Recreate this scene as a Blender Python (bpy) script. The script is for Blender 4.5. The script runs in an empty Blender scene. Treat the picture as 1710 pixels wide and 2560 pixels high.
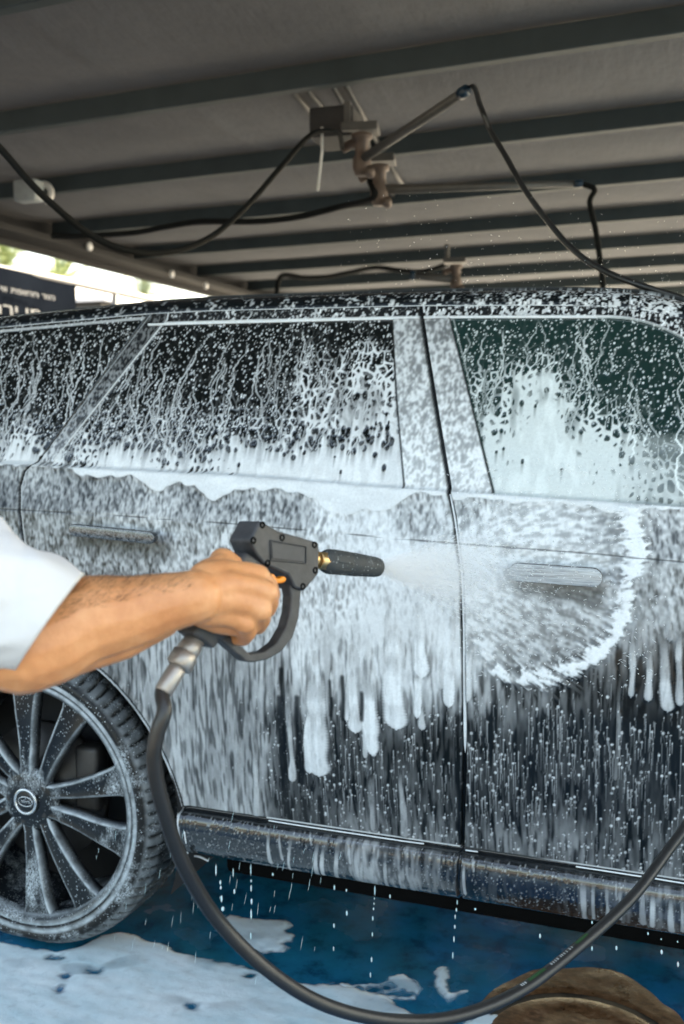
import bpy, bmesh, math, random
import numpy as np
from mathutils import Vector, Matrix, Quaternion

scene = bpy.context.scene
COL = scene.collection
RNG = np.random.default_rng(11)
random.seed(5)
R = math.radians

# ------------------------------------------------------------------ camera
PHOTO_W, PHOTO_H, FPX = 1710, 2560, 2488.9
CAM = np.array([1.558, -2.006, 1.37])
YAW, PITCH = R(20), R(5.3)
cam_data = bpy.data.cameras.new('camera')
cam = bpy.data.objects.new('camera', cam_data)
COL.objects.link(cam)
cam.location = CAM
cam.rotation_euler = (R(90) - PITCH, 0, YAW)
cam_data.sensor_fit = 'VERTICAL'
cam_data.sensor_height = 36
cam_data.lens = 35
cam_data.clip_end = 500
cam_data.dof.use_dof = True
cam_data.dof.focus_distance = 1.68
cam_data.dof.aperture_fstop = 4.5
scene.camera = cam

# ------------------------------------------------------------------ sky, sun, exposure
SUN_ELEV, SUN_AZ = R(47), R(32)          # azimuth measured from +Y towards +X: the sun stands behind the canopy
world = bpy.data.worlds.new('World')
scene.world = world
world.use_nodes = True
wn = world.node_tree.nodes
sky = wn.new('ShaderNodeTexSky')
sky.sky_type = 'NISHITA'
sky.sun_disc = False
sky.sun_elevation = SUN_ELEV
sky.sun_rotation = SUN_AZ
sky.air_density = 1.0
sky.dust_density = 4.0
wn['Background'].inputs['Strength'].default_value = 0.15
world.node_tree.links.new(sky.outputs[0], wn['Background'].inputs['Color'])
sun_data = bpy.data.lights.new('sun', 'SUN')
sun_data.energy = 4.0
sun_data.angle = R(0.5)
sun_data.color = (1.0, 0.95, 0.88)
sun = bpy.data.objects.new('sun', sun_data)
COL.objects.link(sun)
sd = Vector((math.sin(SUN_AZ) * math.cos(SUN_ELEV), math.cos(SUN_AZ) * math.cos(SUN_ELEV), math.sin(SUN_ELEV)))
sun.rotation_euler = sd.to_track_quat('Z', 'Y').to_euler()
scene.view_settings.view_transform = 'Standard'
scene.view_settings.look = 'None'
scene.view_settings.gamma = 1
scene.view_settings.exposure = 2.92
scene.view_settings.use_white_balance = True
scene.view_settings.white_balance_temperature = 8300
scene.view_settings.white_balance_tint = 4
scene.render.engine = 'CYCLES'
scene.cycles.use_denoising = True
scene.cycles.max_bounces = 12
scene.cycles.volume_bounces = 12
scene.cycles.transparent_max_bounces = 12
scene.cycles.sample_clamp_indirect = 6

# ------------------------------------------------------------------ pixel -> world helpers
_fw = np.array([-math.sin(YAW) * math.cos(PITCH), math.cos(YAW) * math.cos(PITCH), -math.sin(PITCH)])
_rt = np.array([math.cos(YAW), math.sin(YAW), 0.0])
_up = np.cross(_rt, _fw)


def ray(px, py):
    return _fw + _rt * (px - 855) / FPX - _up * (py - 1280) / FPX


def at_depth(px, py, d):
    return CAM + ray(px, py) * d


def on_z(px, py, z=0.0):
    d = ray(px, py)
    return CAM + d * (z - CAM[2]) / d[2]


def on_y(px, py, y=0.0):
    d = ray(px, py)
    return CAM + d * (y - CAM[1]) / d[1]


def on_x(px, py, x=0.0):
    d = ray(px, py)
    return CAM + d * (x - CAM[0]) / d[0]


def on_plane(px, py, p, n):
    d = ray(px, py)
    return CAM + d * (np.dot(np.asarray(p) - CAM, n) / np.dot(d, n))


# ------------------------------------------------------------------ object helpers
def tag(o, label=None, cat=None, group=None, kind=None):
    if label: o['label'] = label
    if cat: o['category'] = cat
    if group: o['group'] = group
    if kind: o['kind'] = kind
    return o


def empty(name, loc=(0, 0, 0)):
    o = bpy.data.objects.new(name, None)
    o.location = loc
    o.empty_display_size = 0.1
    COL.objects.link(o)
    return o


def world_of(o):
    m = Matrix.LocRotScale(o.location, o.rotation_euler, o.scale)
    return m if o.parent is None else world_of(o.parent) @ o.matrix_parent_inverse @ m


def attach(o, parent):
    if parent is not None:
        o.parent = parent
        o.matrix_parent_inverse = world_of(parent).inverted()
    return o


def obj(name, me, mat=None, parent=None, smooth=True):
    o = bpy.data.objects.new(name, me)
    COL.objects.link(o)
    if mat is not None:
        for m in (mat if isinstance(mat, (list, tuple)) else [mat]):
            me.materials.append(m)
    if smooth and len(me.polygons):
        me.polygons.foreach_set('use_smooth', np.ones(len(me.polygons), bool))
    return attach(o, parent)


def np_mesh(name, V, Q, attrs=None, midx=None):
    """mesh from numpy: V (n,3), Q (m,4) or (m,3)"""
    me = bpy.data.meshes.new(name)
    V = np.asarray(V, np.float32)
    Q = np.asarray(Q, np.int32)
    k = Q.shape[1]
    me.vertices.add(len(V))
    me.vertices.foreach_set('co', V.ravel())
    me.loops.add(Q.size)
    me.loops.foreach_set('vertex_index', Q.ravel())
    me.polygons.add(len(Q))
    me.polygons.foreach_set('loop_start', np.arange(0, Q.size, k, dtype=np.int32))
    if midx is not None:
        me.polygons.foreach_set('material_index', np.asarray(midx, np.int32))
    for nm, arr in (attrs or {}).items():
        at = me.attributes.new(nm, 'FLOAT', 'POINT')
        at.data.foreach_set('value', np.asarray(arr, np.float32).ravel())
    me.update(calc_edges=True)
    return me


def grid_mesh(name, P, attrs=None, closed_u=False, closed_v=False):
    """P (nu,nv,3) -> quads"""
    nu, nv = P.shape[:2]
    idx = np.arange(nu * nv).reshape(nu, nv)
    a = idx if closed_u else idx[:-1]
    b = np.roll(idx, -1, 0) if closed_u else idx[1:]
    if closed_v:
        a2, b2 = np.roll(a, -1, 1), np.roll(b, -1, 1)
    else:
        a2, b2 = a[:, 1:], b[:, 1:]
        a, b = a[:, :-1], b[:, :-1]
    Q = np.stack([a.ravel(), b.ravel(), b2.ravel(), a2.ravel()], 1)
    at = {k: np.asarray(v).ravel() for k, v in (attrs or {}).items()}
    return np_mesh(name, P.reshape(-1, 3), Q, at)


def catmull(pts, n):
    P = np.asarray(pts, float)
    P = np.vstack([2 * P[0] - P[1], P, 2 * P[-1] - P[-2]])
    out = []
    m = len(P) - 3
    for i in range(m):
        p0, p1, p2, p3 = P[i:i + 4]
        t = np.linspace(0, 1, n, endpoint=(i == m - 1))[:, None]
        out.append(0.5 * ((2 * p1) + (-p0 + p2) * t + (2 * p0 - 5 * p1 + 4 * p2 - p3) * t ** 2 + (-p0 + 3 * p1 - 3 * p2 + p3) * t ** 3))
    return np.vstack(out)


def tube_mesh(name, path, radii, seg=12, cap=True):
    P = np.asarray(path, float)
    n = len(P)
    rad = np.broadcast_to(np.asarray(radii, float), (n,))
    T = np.gradient(P, axis=0)
    T /= np.linalg.norm(T, axis=1)[:, None] + 1e-12
    ref = np.array([0, 0, 1.0]) if abs(T[0][2]) < 0.9 else np.array([1.0, 0, 0])
    N = np.cross(T[0], ref); N /= np.linalg.norm(N)
    rows = []
    for i in range(n):
        N = N - T[i] * np.dot(N, T[i]); N /= np.linalg.norm(N)
        B = np.cross(T[i], N)
        ang = np.linspace(0, 2 * math.pi, seg, endpoint=False)
        rows.append(P[i] + rad[i] * (np.cos(ang)[:, None] * N + np.sin(ang)[:, None] * B))
    me = grid_mesh(name, np.array(rows), closed_v=True)
    if cap:
        bm = bmesh.new(); bm.from_mesh(me)
        bm.verts.ensure_lookup_table()
        bm.faces.new([bm.verts[i] for i in range(seg)][::-1])
        bm.faces.new([bm.verts[(n - 1) * seg + i] for i in range(seg)])
        bmesh.ops.recalc_face_normals(bm, faces=bm.faces)
        bm.to_mesh(me); bm.free()
    return me


def lathe_mesh(name, p0, axis, prof, seg=24):
    """prof: list of (distance along axis, radius)"""
    ax = np.asarray(axis, float); ax /= np.linalg.norm(ax)
    ref = np.array([0, 0, 1.0]) if abs(ax[2]) < 0.9 else np.array([1.0, 0, 0])
    N = np.cross(ax, ref); N /= np.linalg.norm(N); B = np.cross(ax, N)
    ang = np.linspace(0, 2 * math.pi, seg, endpoint=False)
    rows = [np.asarray(p0) + ax * d + max(r, 1e-4) * (np.cos(ang)[:, None] * N + np.sin(ang)[:, None] * B) for d, r in prof]
    me = grid_mesh(name, np.array(rows), closed_v=True)
    bm = bmesh.new(); bm.from_mesh(me); bm.verts.ensure_lookup_table()
    n = len(prof)
    bm.faces.new([bm.verts[i] for i in range(seg)][::-1])
    bm.faces.new([bm.verts[(n - 1) * seg + i] for i in range(seg)])
    bmesh.ops.recalc_face_normals(bm, faces=bm.faces)
    bm.to_mesh(me); bm.free()
    return me


def prism_mesh(name, outline, nrm, thick, bevel=0.0, bseg=2):
    """closed outline (n,3) extruded by +-thick/2 along nrm"""
    bm = bmesh.new()
    O = np.asarray(outline, float); nrm = np.asarray(nrm, float)
    v = [bm.verts.new(p - nrm * thick / 2) for p in O]
    f = bm.faces.new(v)
    ret = bmesh.ops.extrude_face_region(bm, geom=[f])
    vs = [e for e in ret['geom'] if isinstance(e, bmesh.types.BMVert)]
    bmesh.ops.translate(bm, verts=vs, vec=Vector(nrm * thick))
    bmesh.ops.recalc_face_normals(bm, faces=bm.faces)
    if bevel:
        bmesh.ops.bevel(bm, geom=list(bm.edges), offset=bevel, segments=bseg, affect='EDGES', profile=0.5, clamp_overlap=True)
    me = bpy.data.meshes.new(name)
    bm.to_mesh(me); bm.free()
    return me


def box_mesh(name, c, size, rz=0.0, bevel=0.0, axes=None):
    bm = bmesh.new()
    bmesh.ops.create_cube(bm, size=1.0)
    bmesh.ops.scale(bm, vec=size, verts=bm.verts)
    if bevel:
        bmesh.ops.bevel(bm, geom=list(bm.edges), offset=bevel, segments=2, affect='EDGES', profile=0.5)
    M = Matrix.Translation(Vector(c)) @ (Matrix.Rotation(rz, 4, 'Z') if axes is None else axes.to_4x4())
    bmesh.ops.transform(bm, matrix=M, verts=bm.verts)
    me = bpy.data.meshes.new(name)
    bm.to_mesh(me); bm.free()
    return me


def join_meshes(name, meshes):
    bm = bmesh.new()
    for m in meshes:
        bm.from_mesh(m)
    me = bpy.data.meshes.new(name)
    bm.to_mesh(me); bm.free()
    for m in meshes:
        bpy.data.meshes.remove(m)
    return me


# ------------------------------------------------------------------ material helpers
def mat_new(name):
    m = bpy.data.materials.new(name)
    m.use_nodes = True
    nt = m.node_tree
    return m, nt, nt.nodes['Principled BSDF']


def N(nt, typ, **kw):
    n = nt.nodes.new(typ)
    for k, v in kw.items():
        if k.startswith('i_'):
            n.inputs[k[2:].replace('_', ' ')].default_value = v
        else:
            setattr(n, k, v)
    return n


def ramp(nt, fac, stops):
    r = nt.nodes.new('ShaderNodeValToRGB')
    el = r.color_ramp.elements
    while len(el) > 1: el.remove(el[0])
    el[0].position = stops[0][0]; el[0].color = (*stops[0][1], 1) if len(stops[0][1]) == 3 else stops[0][1]
    for p, c in stops[1:]:
        e = el.new(p); e.color = (*c, 1) if len(c) == 3 else c
    nt.links.new(fac, r.inputs[0])
    return r.outputs[0]


def noise(nt, scale, detail=4, rough=0.55, vec=None, sc3=None):
    n = N(nt, 'ShaderNodeTexNoise', i_Scale=scale, i_Detail=detail, i_Roughness=rough)
    tc = N(nt, 'ShaderNodeTexCoord')
    src = tc.outputs['Object'] if vec is None else vec
    if sc3:
        mp = N(nt, 'ShaderNodeMapping'); mp.inputs['Scale'].default_value = sc3
        nt.links.new(src, mp.inputs['Vector']); src = mp.outputs[0]
    nt.links.new(src, n.inputs['Vector'])
    return n.outputs['Fac']


def bump(nt, b, h, strength=0.2, dist=0.01):
    bp = N(nt, 'ShaderNodeBump'); bp.inputs['Strength'].default_value = strength; bp.inputs['Distance'].default_value = dist
    nt.links.new(h, bp.inputs['Height']); nt.links.new(bp.outputs[0], b.inputs['Normal'])
    return bp


def simple(name, col, rough=0.5, metal=0.0, spec=0.5, var=0.12, nscale=20, bumps=0.0, coat=0.0):
    m, nt, b = mat_new(name)
    f = noise(nt, nscale, 5)
    lo = tuple(max(0, c * (1 - var)) for c in col); hi = tuple(min(1, c * (1 + var)) for c in col)
    nt.links.new(ramp(nt, f, [(0.3, lo), (0.7, hi)]), b.inputs['Base Color'])
    b.inputs['Roughness'].default_value = rough
    b.inputs['Metallic'].default_value = metal
    b.inputs['Specular IOR Level'].default_value = spec
    b.inputs['Coat Weight'].default_value = coat
    if bumps: bump(nt, b, noise(nt, nscale * 4, 4), bumps, 0.004)
    return m


def foam_over(name, under, rough_u=0.06, coat=1.0, metal=0.0, spec=0.5, foam_col=(0.84, 0.87, 0.88), tint_noise=True):
    """dark lacquer, glass or plastic under a film of soap foam; point attribute 'foam' is how much foam lies there"""
    m, nt, b = mat_new(name)
    b.inputs['Base Color'].default_value = (*under, 1)
    b.inputs['Roughness'].default_value = rough_u
    b.inputs['Metallic'].default_value = metal
    b.inputs['Specular IOR Level'].default_value = spec
    b.inputs['Coat Weight'].default_value = coat
    b.inputs['Coat Roughness'].default_value = 0.03
    f = nt.nodes.new('ShaderNodeBsdfPrincipled')
    f.inputs['Roughness'].default_value = 0.55
    f.inputs['Specular IOR Level'].default_value = 0.35
    fn = noise(nt, 160, 4, 0.7)
    lo = tuple(c * 0.88 for c in foam_col)
    nt.links.new(ramp(nt, fn, [(0.3, lo), (0.6, foam_col)]), f.inputs['Base Color'])
    bump(nt, f, noise(nt, 420, 3, 0.7), 0.25, 0.002)
    a = N(nt, 'ShaderNodeAttribute', attribute_name='foam')
    mix = nt.nodes.new('ShaderNodeMixShader')
    nt.links.new(a.outputs['Fac'], mix.inputs[0])
    nt.links.new(b.outputs[0], mix.inputs[1])
    nt.links.new(f.outputs[0], mix.inputs[2])
    nt.links.new(mix.outputs[0], nt.nodes['Material Output'].inputs['Surface'])
    return m


def foam_speckled(name, under, rough_u=0.3, coat=0.3, amount=0.5, scale=90, foam_col=(0.58, 0.64, 0.67), metal=0.0, patch=6.0, stretch=(1, 1, 0.5)):
    """dark part with foam droplets and patches made by noise; attribute 'foam' adds foam along edges"""
    m, nt, b = mat_new(name)
    b.inputs['Base Color'].default_value = (*under, 1)
    b.inputs['Roughness'].default_value = rough_u
    b.inputs['Metallic'].default_value = metal
    b.inputs['Coat Weight'].default_value = coat
    b.inputs['Specular IOR Level'].default_value = 0.25
    f = nt.nodes.new('ShaderNodeBsdfPrincipled')
    f.inputs['Base Color'].default_value = (*foam_col, 1)
    f.inputs['Roughness'].default_value = 0.55
    tc = N(nt, 'ShaderNodeTexCoord')
    mp = N(nt, 'ShaderNodeMapping'); mp.inputs['Scale'].default_value = stretch
    nt.links.new(tc.outputs['Object'], mp.inputs[0])
    v = N(nt, 'ShaderNodeTexVoronoi', i_Scale=scale)
    nt.links.new(mp.outputs[0], v.inputs['Vector'])
    dots = ramp(nt, v.outputs['Distance'], [(0.13, (1, 1, 1)), (0.26, (0, 0, 0))])
    p = noise(nt, patch, 6, 0.65, sc3=stretch)
    lo = 0.62 - amount * 0.3
    pm = ramp(nt, p, [(lo, (0, 0, 0)), (lo + 0.14, (1, 1, 1))])
    fine = ramp(nt, noise(nt, scale * 1.6, 3, 0.7, sc3=stretch), [(0.40, (0, 0, 0)), (0.62, (1, 1, 1))])
    mul = N(nt, 'ShaderNodeMath', operation='MULTIPLY'); nt.links.new(pm, mul.inputs[0]); nt.links.new(fine, mul.inputs[1])
    gate = ramp(nt, noise(nt, patch * 2.3, 3), [(0.40, (0, 0, 0)), (0.55, (1, 1, 1))])
    dg = N(nt, 'ShaderNodeMath', operation='MULTIPLY'); nt.links.new(dots, dg.inputs[0]); nt.links.new(gate, dg.inputs[1])
    mx = N(nt, 'ShaderNodeMath', operation='MAXIMUM'); nt.links.new(dg.outputs[0], mx.inputs[0]); nt.links.new(mul.outputs[0], mx.inputs[1])
    a = N(nt, 'ShaderNodeAttribute', attribute_name='foam')
    am = N(nt, 'ShaderNodeMath', operation='MULTIPLY'); nt.links.new(a.outputs['Fac'], am.inputs[0])
    nt.links.new(ramp(nt, noise(nt, 30, 3), [(0.3, (0.35, 0.35, 0.35)), (0.6, (1, 1, 1))]), am.inputs[1])
    mx2 = N(nt, 'ShaderNodeMath', operation='MAXIMUM', use_clamp=True); nt.links.new(mx.outputs[0], mx2.inputs[0]); nt.links.new(am.outputs[0], mx2.inputs[1])
    sc = N(nt, 'ShaderNodeMath', operation='MULTIPLY'); nt.links.new(mx2.outputs[0], sc.inputs[0]); sc.inputs[1].default_value = 0.9
    bp = N(nt, 'ShaderNodeBump'); bp.inputs['Strength'].default_value = 0.5; bp.inputs['Distance'].default_value = 0.003
    nt.links.new(sc.outputs[0], bp.inputs['Height']); nt.links.new(bp.outputs[0], f.inputs['Normal']); nt.links.new(bp.outputs[0], b.inputs['Normal'])
    mix = nt.nodes.new('ShaderNodeMixShader')
    nt.links.new(sc.outputs[0], mix.inputs[0]); nt.links.new(b.outputs[0], mix.inputs[1]); nt.links.new(f.outputs[0], mix.inputs[2])
    nt.links.new(mix.outputs[0], nt.nodes['Material Output'].inputs['Surface'])
    return m


def foam_noise(name, under, cov, amp, sc3, rough_u=.2, coat=.6, foam_col=(.78, .81, .82)):
    """a part wholly veiled in thin foam: cover wavers round cov"""
    m, nt, b = mat_new(name)
    b.inputs['Base Color'].default_value = (*under, 1); b.inputs['Roughness'].default_value = rough_u; b.inputs['Coat Weight'].default_value = coat
    f = nt.nodes.new('ShaderNodeBsdfPrincipled'); f.inputs['Base Color'].default_value = (*foam_col, 1); f.inputs['Roughness'].default_value = .55
    n = noise(nt, 1.0, 3, .75, sc3=sc3)
    lo, hi = max(0, cov - amp), min(1, cov + amp)
    c = ramp(nt, n, [(.36, (lo,) * 3), (.64, (hi,) * 3)])
    bp = N(nt, 'ShaderNodeBump'); bp.inputs['Strength'].default_value = .4; bp.inputs['Distance'].default_value = .002
    nt.links.new(n, bp.inputs['Height']); nt.links.new(bp.outputs[0], f.inputs['Normal'])
    mix = nt.nodes.new('ShaderNodeMixShader')
    nt.links.new(c, mix.inputs[0]); nt.links.new(b.outputs[0], mix.inputs[1]); nt.links.new(f.outputs[0], mix.inputs[2])
    nt.links.new(mix.outputs[0], nt.nodes['Material Output'].inputs['Surface'])
    return m


PAINT = foam_over('black_lacquer_under_foam', (0.006, 0.008, 0.009), 0.12, 0.0, spec=.22)
TRIM = foam_over('black_trim_under_foam', (0.012, 0.014, 0.015), 0.25, 0.4)
SILL = foam_over('sill_lacquer_under_foam', (0.010, 0.012, 0.014), 0.14, 0.8)
GLASS_DARK = foam_over('privacy_glass_under_foam', (0.004, 0.006, 0.006), 0.02, 0.0, spec=0.5)
GLASS_GREEN = foam_over('green_tinted_glass_under_foam', (0.009, 0.028, 0.025), 0.02, 0.0, spec=0.5, foam_col=(0.78, 0.84, 0.83))
PLAIN_PAINT = simple('black_lacquer', (0.011, 0.013, 0.016), 0.12, coat=1.0)
UNDER = simple('underbody_black', (.004, .004, .004), .9, spec=.05)
BLACK_PLASTIC = simple('matt_black_plastic', (0.02, 0.02, 0.021), 0.7)
DARK_GLASS = simple('dark_glass', (0.005, 0.007, 0.007), 0.03)

# ================================================================== SETTING: ground and canopy
def ground():
    m, nt, b = mat_new('worn_blue_floor_paint')
    big = noise(nt, 1.1, 5, 0.6)
    fine = noise(nt, 14, 6, 0.65)
    mx = N(nt, 'ShaderNodeMixRGB', blend_type='MULTIPLY'); mx.inputs[0].default_value = 0.8
    nt.links.new(ramp(nt, big, [(0.30, (0.001, 0.11, 0.13)), (0.48, (0.002, 0.15, 0.27)), (0.66, (0.002, 0.19, 0.48))]), mx.inputs[1])
    nt.links.new(ramp(nt, fine, [(0.34, (0.22, 0.24, 0.28)), (0.5, (0.8, 0.8, 0.8)), (0.7, (1.0, 1.0, 1.0))]), mx.inputs[2])
    # unseen ground outside: concrete behind, asphalt in front and left, toned for bounced light
    tc = N(nt, 'ShaderNodeTexCoord')
    sep = N(nt, 'ShaderNodeSeparateXYZ'); nt.links.new(tc.outputs['Object'], sep.inputs[0])
    def step(sock, at, gt=True):
        q = N(nt, 'ShaderNodeMath', operation='GREATER_THAN' if gt else 'LESS_THAN'); nt.links.new(sock, q.inputs[0]); q.inputs[1].default_value = at; return q.outputs[0]
    def mx_(a, c):
        q = N(nt, 'ShaderNodeMath', operation='MAXIMUM'); nt.links.new(a, q.inputs[0]); nt.links.new(c, q.inputs[1]); return q.outputs[0]
    out = mx_(mx_(step(sep.outputs[0], -3.0, False), step(sep.outputs[1], -1.9, False)), step(sep.outputs[1], 3.0))
    conc0 = ramp(nt, noise(nt, 3, 6), [(0.3, (0.36, 0.345, 0.32)), (0.7, (0.48, 0.46, 0.43))])
    asph = ramp(nt, noise(nt, 3, 6), [(0.3, (0.085, 0.078, 0.070)), (0.7, (0.13, 0.118, 0.105))])
    mq = N(nt, 'ShaderNodeMixRGB'); nt.links.new(mx_(step(sep.outputs[1], -1.9, False), step(sep.outputs[0], -3.0, False)), mq.inputs[0]); nt.links.new(conc0, mq.inputs[1]); nt.links.new(asph, mq.inputs[2]); conc = mq.outputs[0]
    mc = N(nt, 'ShaderNodeMixRGB'); nt.links.new(out, mc.inputs[0]); nt.links.new(mx.outputs[0], mc.inputs[1]); nt.links.new(conc, mc.inputs[2])
    nt.links.new(mc.outputs[0], b.inputs['Base Color'])
    rr = N(nt, 'ShaderNodeMath', operation='MULTIPLY_ADD'); nt.links.new(out, rr.inputs[0]); rr.inputs[1].default_value = 0.5
    nt.links.new(ramp(nt, noise(nt, 3.2, 4), [(0.35, (0.10, 0.10, 0.10)), (0.65, (0.34, 0.34, 0.34))]), rr.inputs[2])
    nt.links.new(rr.outputs[0], b.inputs['Roughness'])
    bump(nt, b, noise(nt, 26, 5, 0.6), 0.25, 0.004)
    me = bpy.data.meshes.new('ground')
    s = 150
    me.from_pydata([(-s, -s, 0), (s, -s, 0), (s, s, 0), (-s, s, 0)], [], [(0, 1, 2, 3)])
    tag(obj('ground', me, m), 'wet blue painted floor of the wash bay', kind='structure')


ground()

CEIL_Z = 2.86
EDGE_X, EDGE_Y0, EDGE_Y1 = -3.35, -1.36, 11.0
RIGHT_X = 5.7
BEAM_SLEW = 0.060      # the purlins run a little askew of the car


def canopy():
    root = empty('canopy', (EDGE_X, 5, 0))
    tag(root, 'grey fabric canopy stretched over steel purlins above the wash bay', 'canopy')
    # fabric: sags between purlins, with seams and creases
    m, nt, b = mat_new('grey_canopy_fabric')
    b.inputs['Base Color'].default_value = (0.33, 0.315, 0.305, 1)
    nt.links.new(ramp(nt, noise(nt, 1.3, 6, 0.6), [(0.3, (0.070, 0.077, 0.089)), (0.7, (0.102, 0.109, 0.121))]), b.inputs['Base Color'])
    b.inputs['Roughness'].default_value = 0.8
    b.inputs['Specular IOR Level'].default_value = 0.12
    bump(nt, b, noise(nt, 4, 7, 0.62, sc3=(1, 0.3, 1)), 0.6, 0.04)
    tr = nt.nodes.new('ShaderNodeBsdfTranslucent'); tr.inputs['Color'].default_value = (0.30, 0.27, 0.25, 1)
    mix = nt.nodes.new('ShaderNodeMixShader'); mix.inputs[0].default_value = 0.006
    nt.links.new(b.outputs[0], mix.inputs[1]); nt.links.new(tr.outputs[0], mix.inputs[2])
    nt.links.new(mix.outputs[0], nt.nodes['Material Output'].inputs['Surface'])
    beams_y = [BEAM_Y0 + i * BEAM_DY for i in range(-3, 9)]
    xs = np.linspace(EDGE_X, RIGHT_X, 170); ys = np.linspace(EDGE_Y0, EDGE_Y1, 280)
    X, Y = np.meshgrid(xs, ys, indexing='ij')
    ph = ((Y + X * BEAM_SLEW) - BEAM_Y0) / BEAM_DY
    Z = CEIL_Z + 0.055 - 0.045 * np.sin(np.pi * (ph % 1.0)) ** 1.0
    Z += 0.006 * np.sin(X * 3.1 + 2.0 * np.sin(Y * 1.7)) * np.sin(np.pi * (ph % 1.0))
    for sx in (-0.9, 1.75, 4.3):                                   # welded seams
        Z -= 0.012 * np.exp(-((X - sx - 0.02 * Y) / 0.03) ** 2)
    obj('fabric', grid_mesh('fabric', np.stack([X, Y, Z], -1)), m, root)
    steel = simple('grey_green_painted_steel', (0.050, 0.064, 0.068), 0.6, spec=.12, nscale=6)
    for i, by in enumerate(beams_y):
        h = 0.100
        y0, y1 = by - EDGE_X * BEAM_SLEW, by - RIGHT_X * BEAM_SLEW
        if y1 < EDGE_Y0 or y0 > EDGE_Y1: continue
        ang = math.atan2(y1 - y0, RIGHT_X - EDGE_X)
        L = math.hypot(RIGHT_X - EDGE_X, y1 - y0)
        c = ((EDGE_X + RIGHT_X) / 2, (y0 + y1) / 2, CEIL_Z - h / 2 + 0.045)
        o = obj('beam', box_mesh('beam', c, (L - 0.12, 0.062, h), ang, 0.006), steel, root, smooth=False)
    # deep edge gutter on the open left side, its end gable and posts
    edge_m = simple('brown_grey_edge_steel', (0.020, 0.020, 0.021), 0.6, nscale=5, spec=.15)
    obj('edge_beam', box_mesh('edge_beam', (EDGE_X - 0.03, (EDGE_Y0 + EDGE_Y1) / 2, CEIL_Z - 0.05), (0.06, EDGE_Y1 - EDGE_Y0, 0.30), 0, 0.008), edge_m, root, smooth=False)
    obj('edge_beam', box_mesh('edge_beam', (EDGE_X + 0.12, (EDGE_Y0 + EDGE_Y1) / 2, CEIL_Z - 0.13), (0.236, EDGE_Y1 - EDGE_Y0 - 0.1, 0.05), 0, 0.006), edge_m, root, smooth=False)
    obj('edge_beam', box_mesh('edge_beam', ((EDGE_X + RIGHT_X) / 2, EDGE_Y0 - 0.03, CEIL_Z - 0.01), (RIGHT_X - EDGE_X, 0.056, 0.14), 0, 0.006), edge_m, root, smooth=False)
    obj('edge_beam', box_mesh('edge_beam', ((EDGE_X + RIGHT_X) / 2, EDGE_Y1 + 0.03, CEIL_Z - 0.01), (RIGHT_X - EDGE_X, 0.056, 0.14), 0, 0.006), edge_m, root, smooth=False)
    for y in (EDGE_Y0 + 0.1, EDGE_Y1 - .2):
        for x in (EDGE_X - 0.02, RIGHT_X):
            obj('post', box_mesh('post', (x, y, (CEIL_Z - 0.22) / 2), (0.10, 0.10, CEIL_Z - 0.22), 0, 0.006), steel, root, smooth=False)
    # round white lamp buttons along the gutter
    lm = simple('white_plastic', (0.75, 0.75, 0.73), 0.35)
    for px, py in ((224, 616), (430, 685), (515, 714)):
        p = on_x(px, py, EDGE_X + 0.27)
        bm = bmesh.new(); bmesh.ops.create_uvsphere(bm, u_segments=12, v_segments=8, radius=0.034)
        bmesh.ops.scale(bm, vec=(0.6, 1, 1), verts=bm.verts); bmesh.ops.translate(bm, vec=Vector(p), verts=bm.verts)
        me = bpy.data.meshes.new('lamp_button'); bm.to_mesh(me); bm.free()
        obj('lamp_button', me, lm, root)
    return root


BEAM_Y0 = on_z(855, 178, CEIL_Z)[1] + on_z(855, 178, CEIL_Z)[0] * BEAM_SLEW
BEAM_DY = 1.18
canopy()


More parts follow.
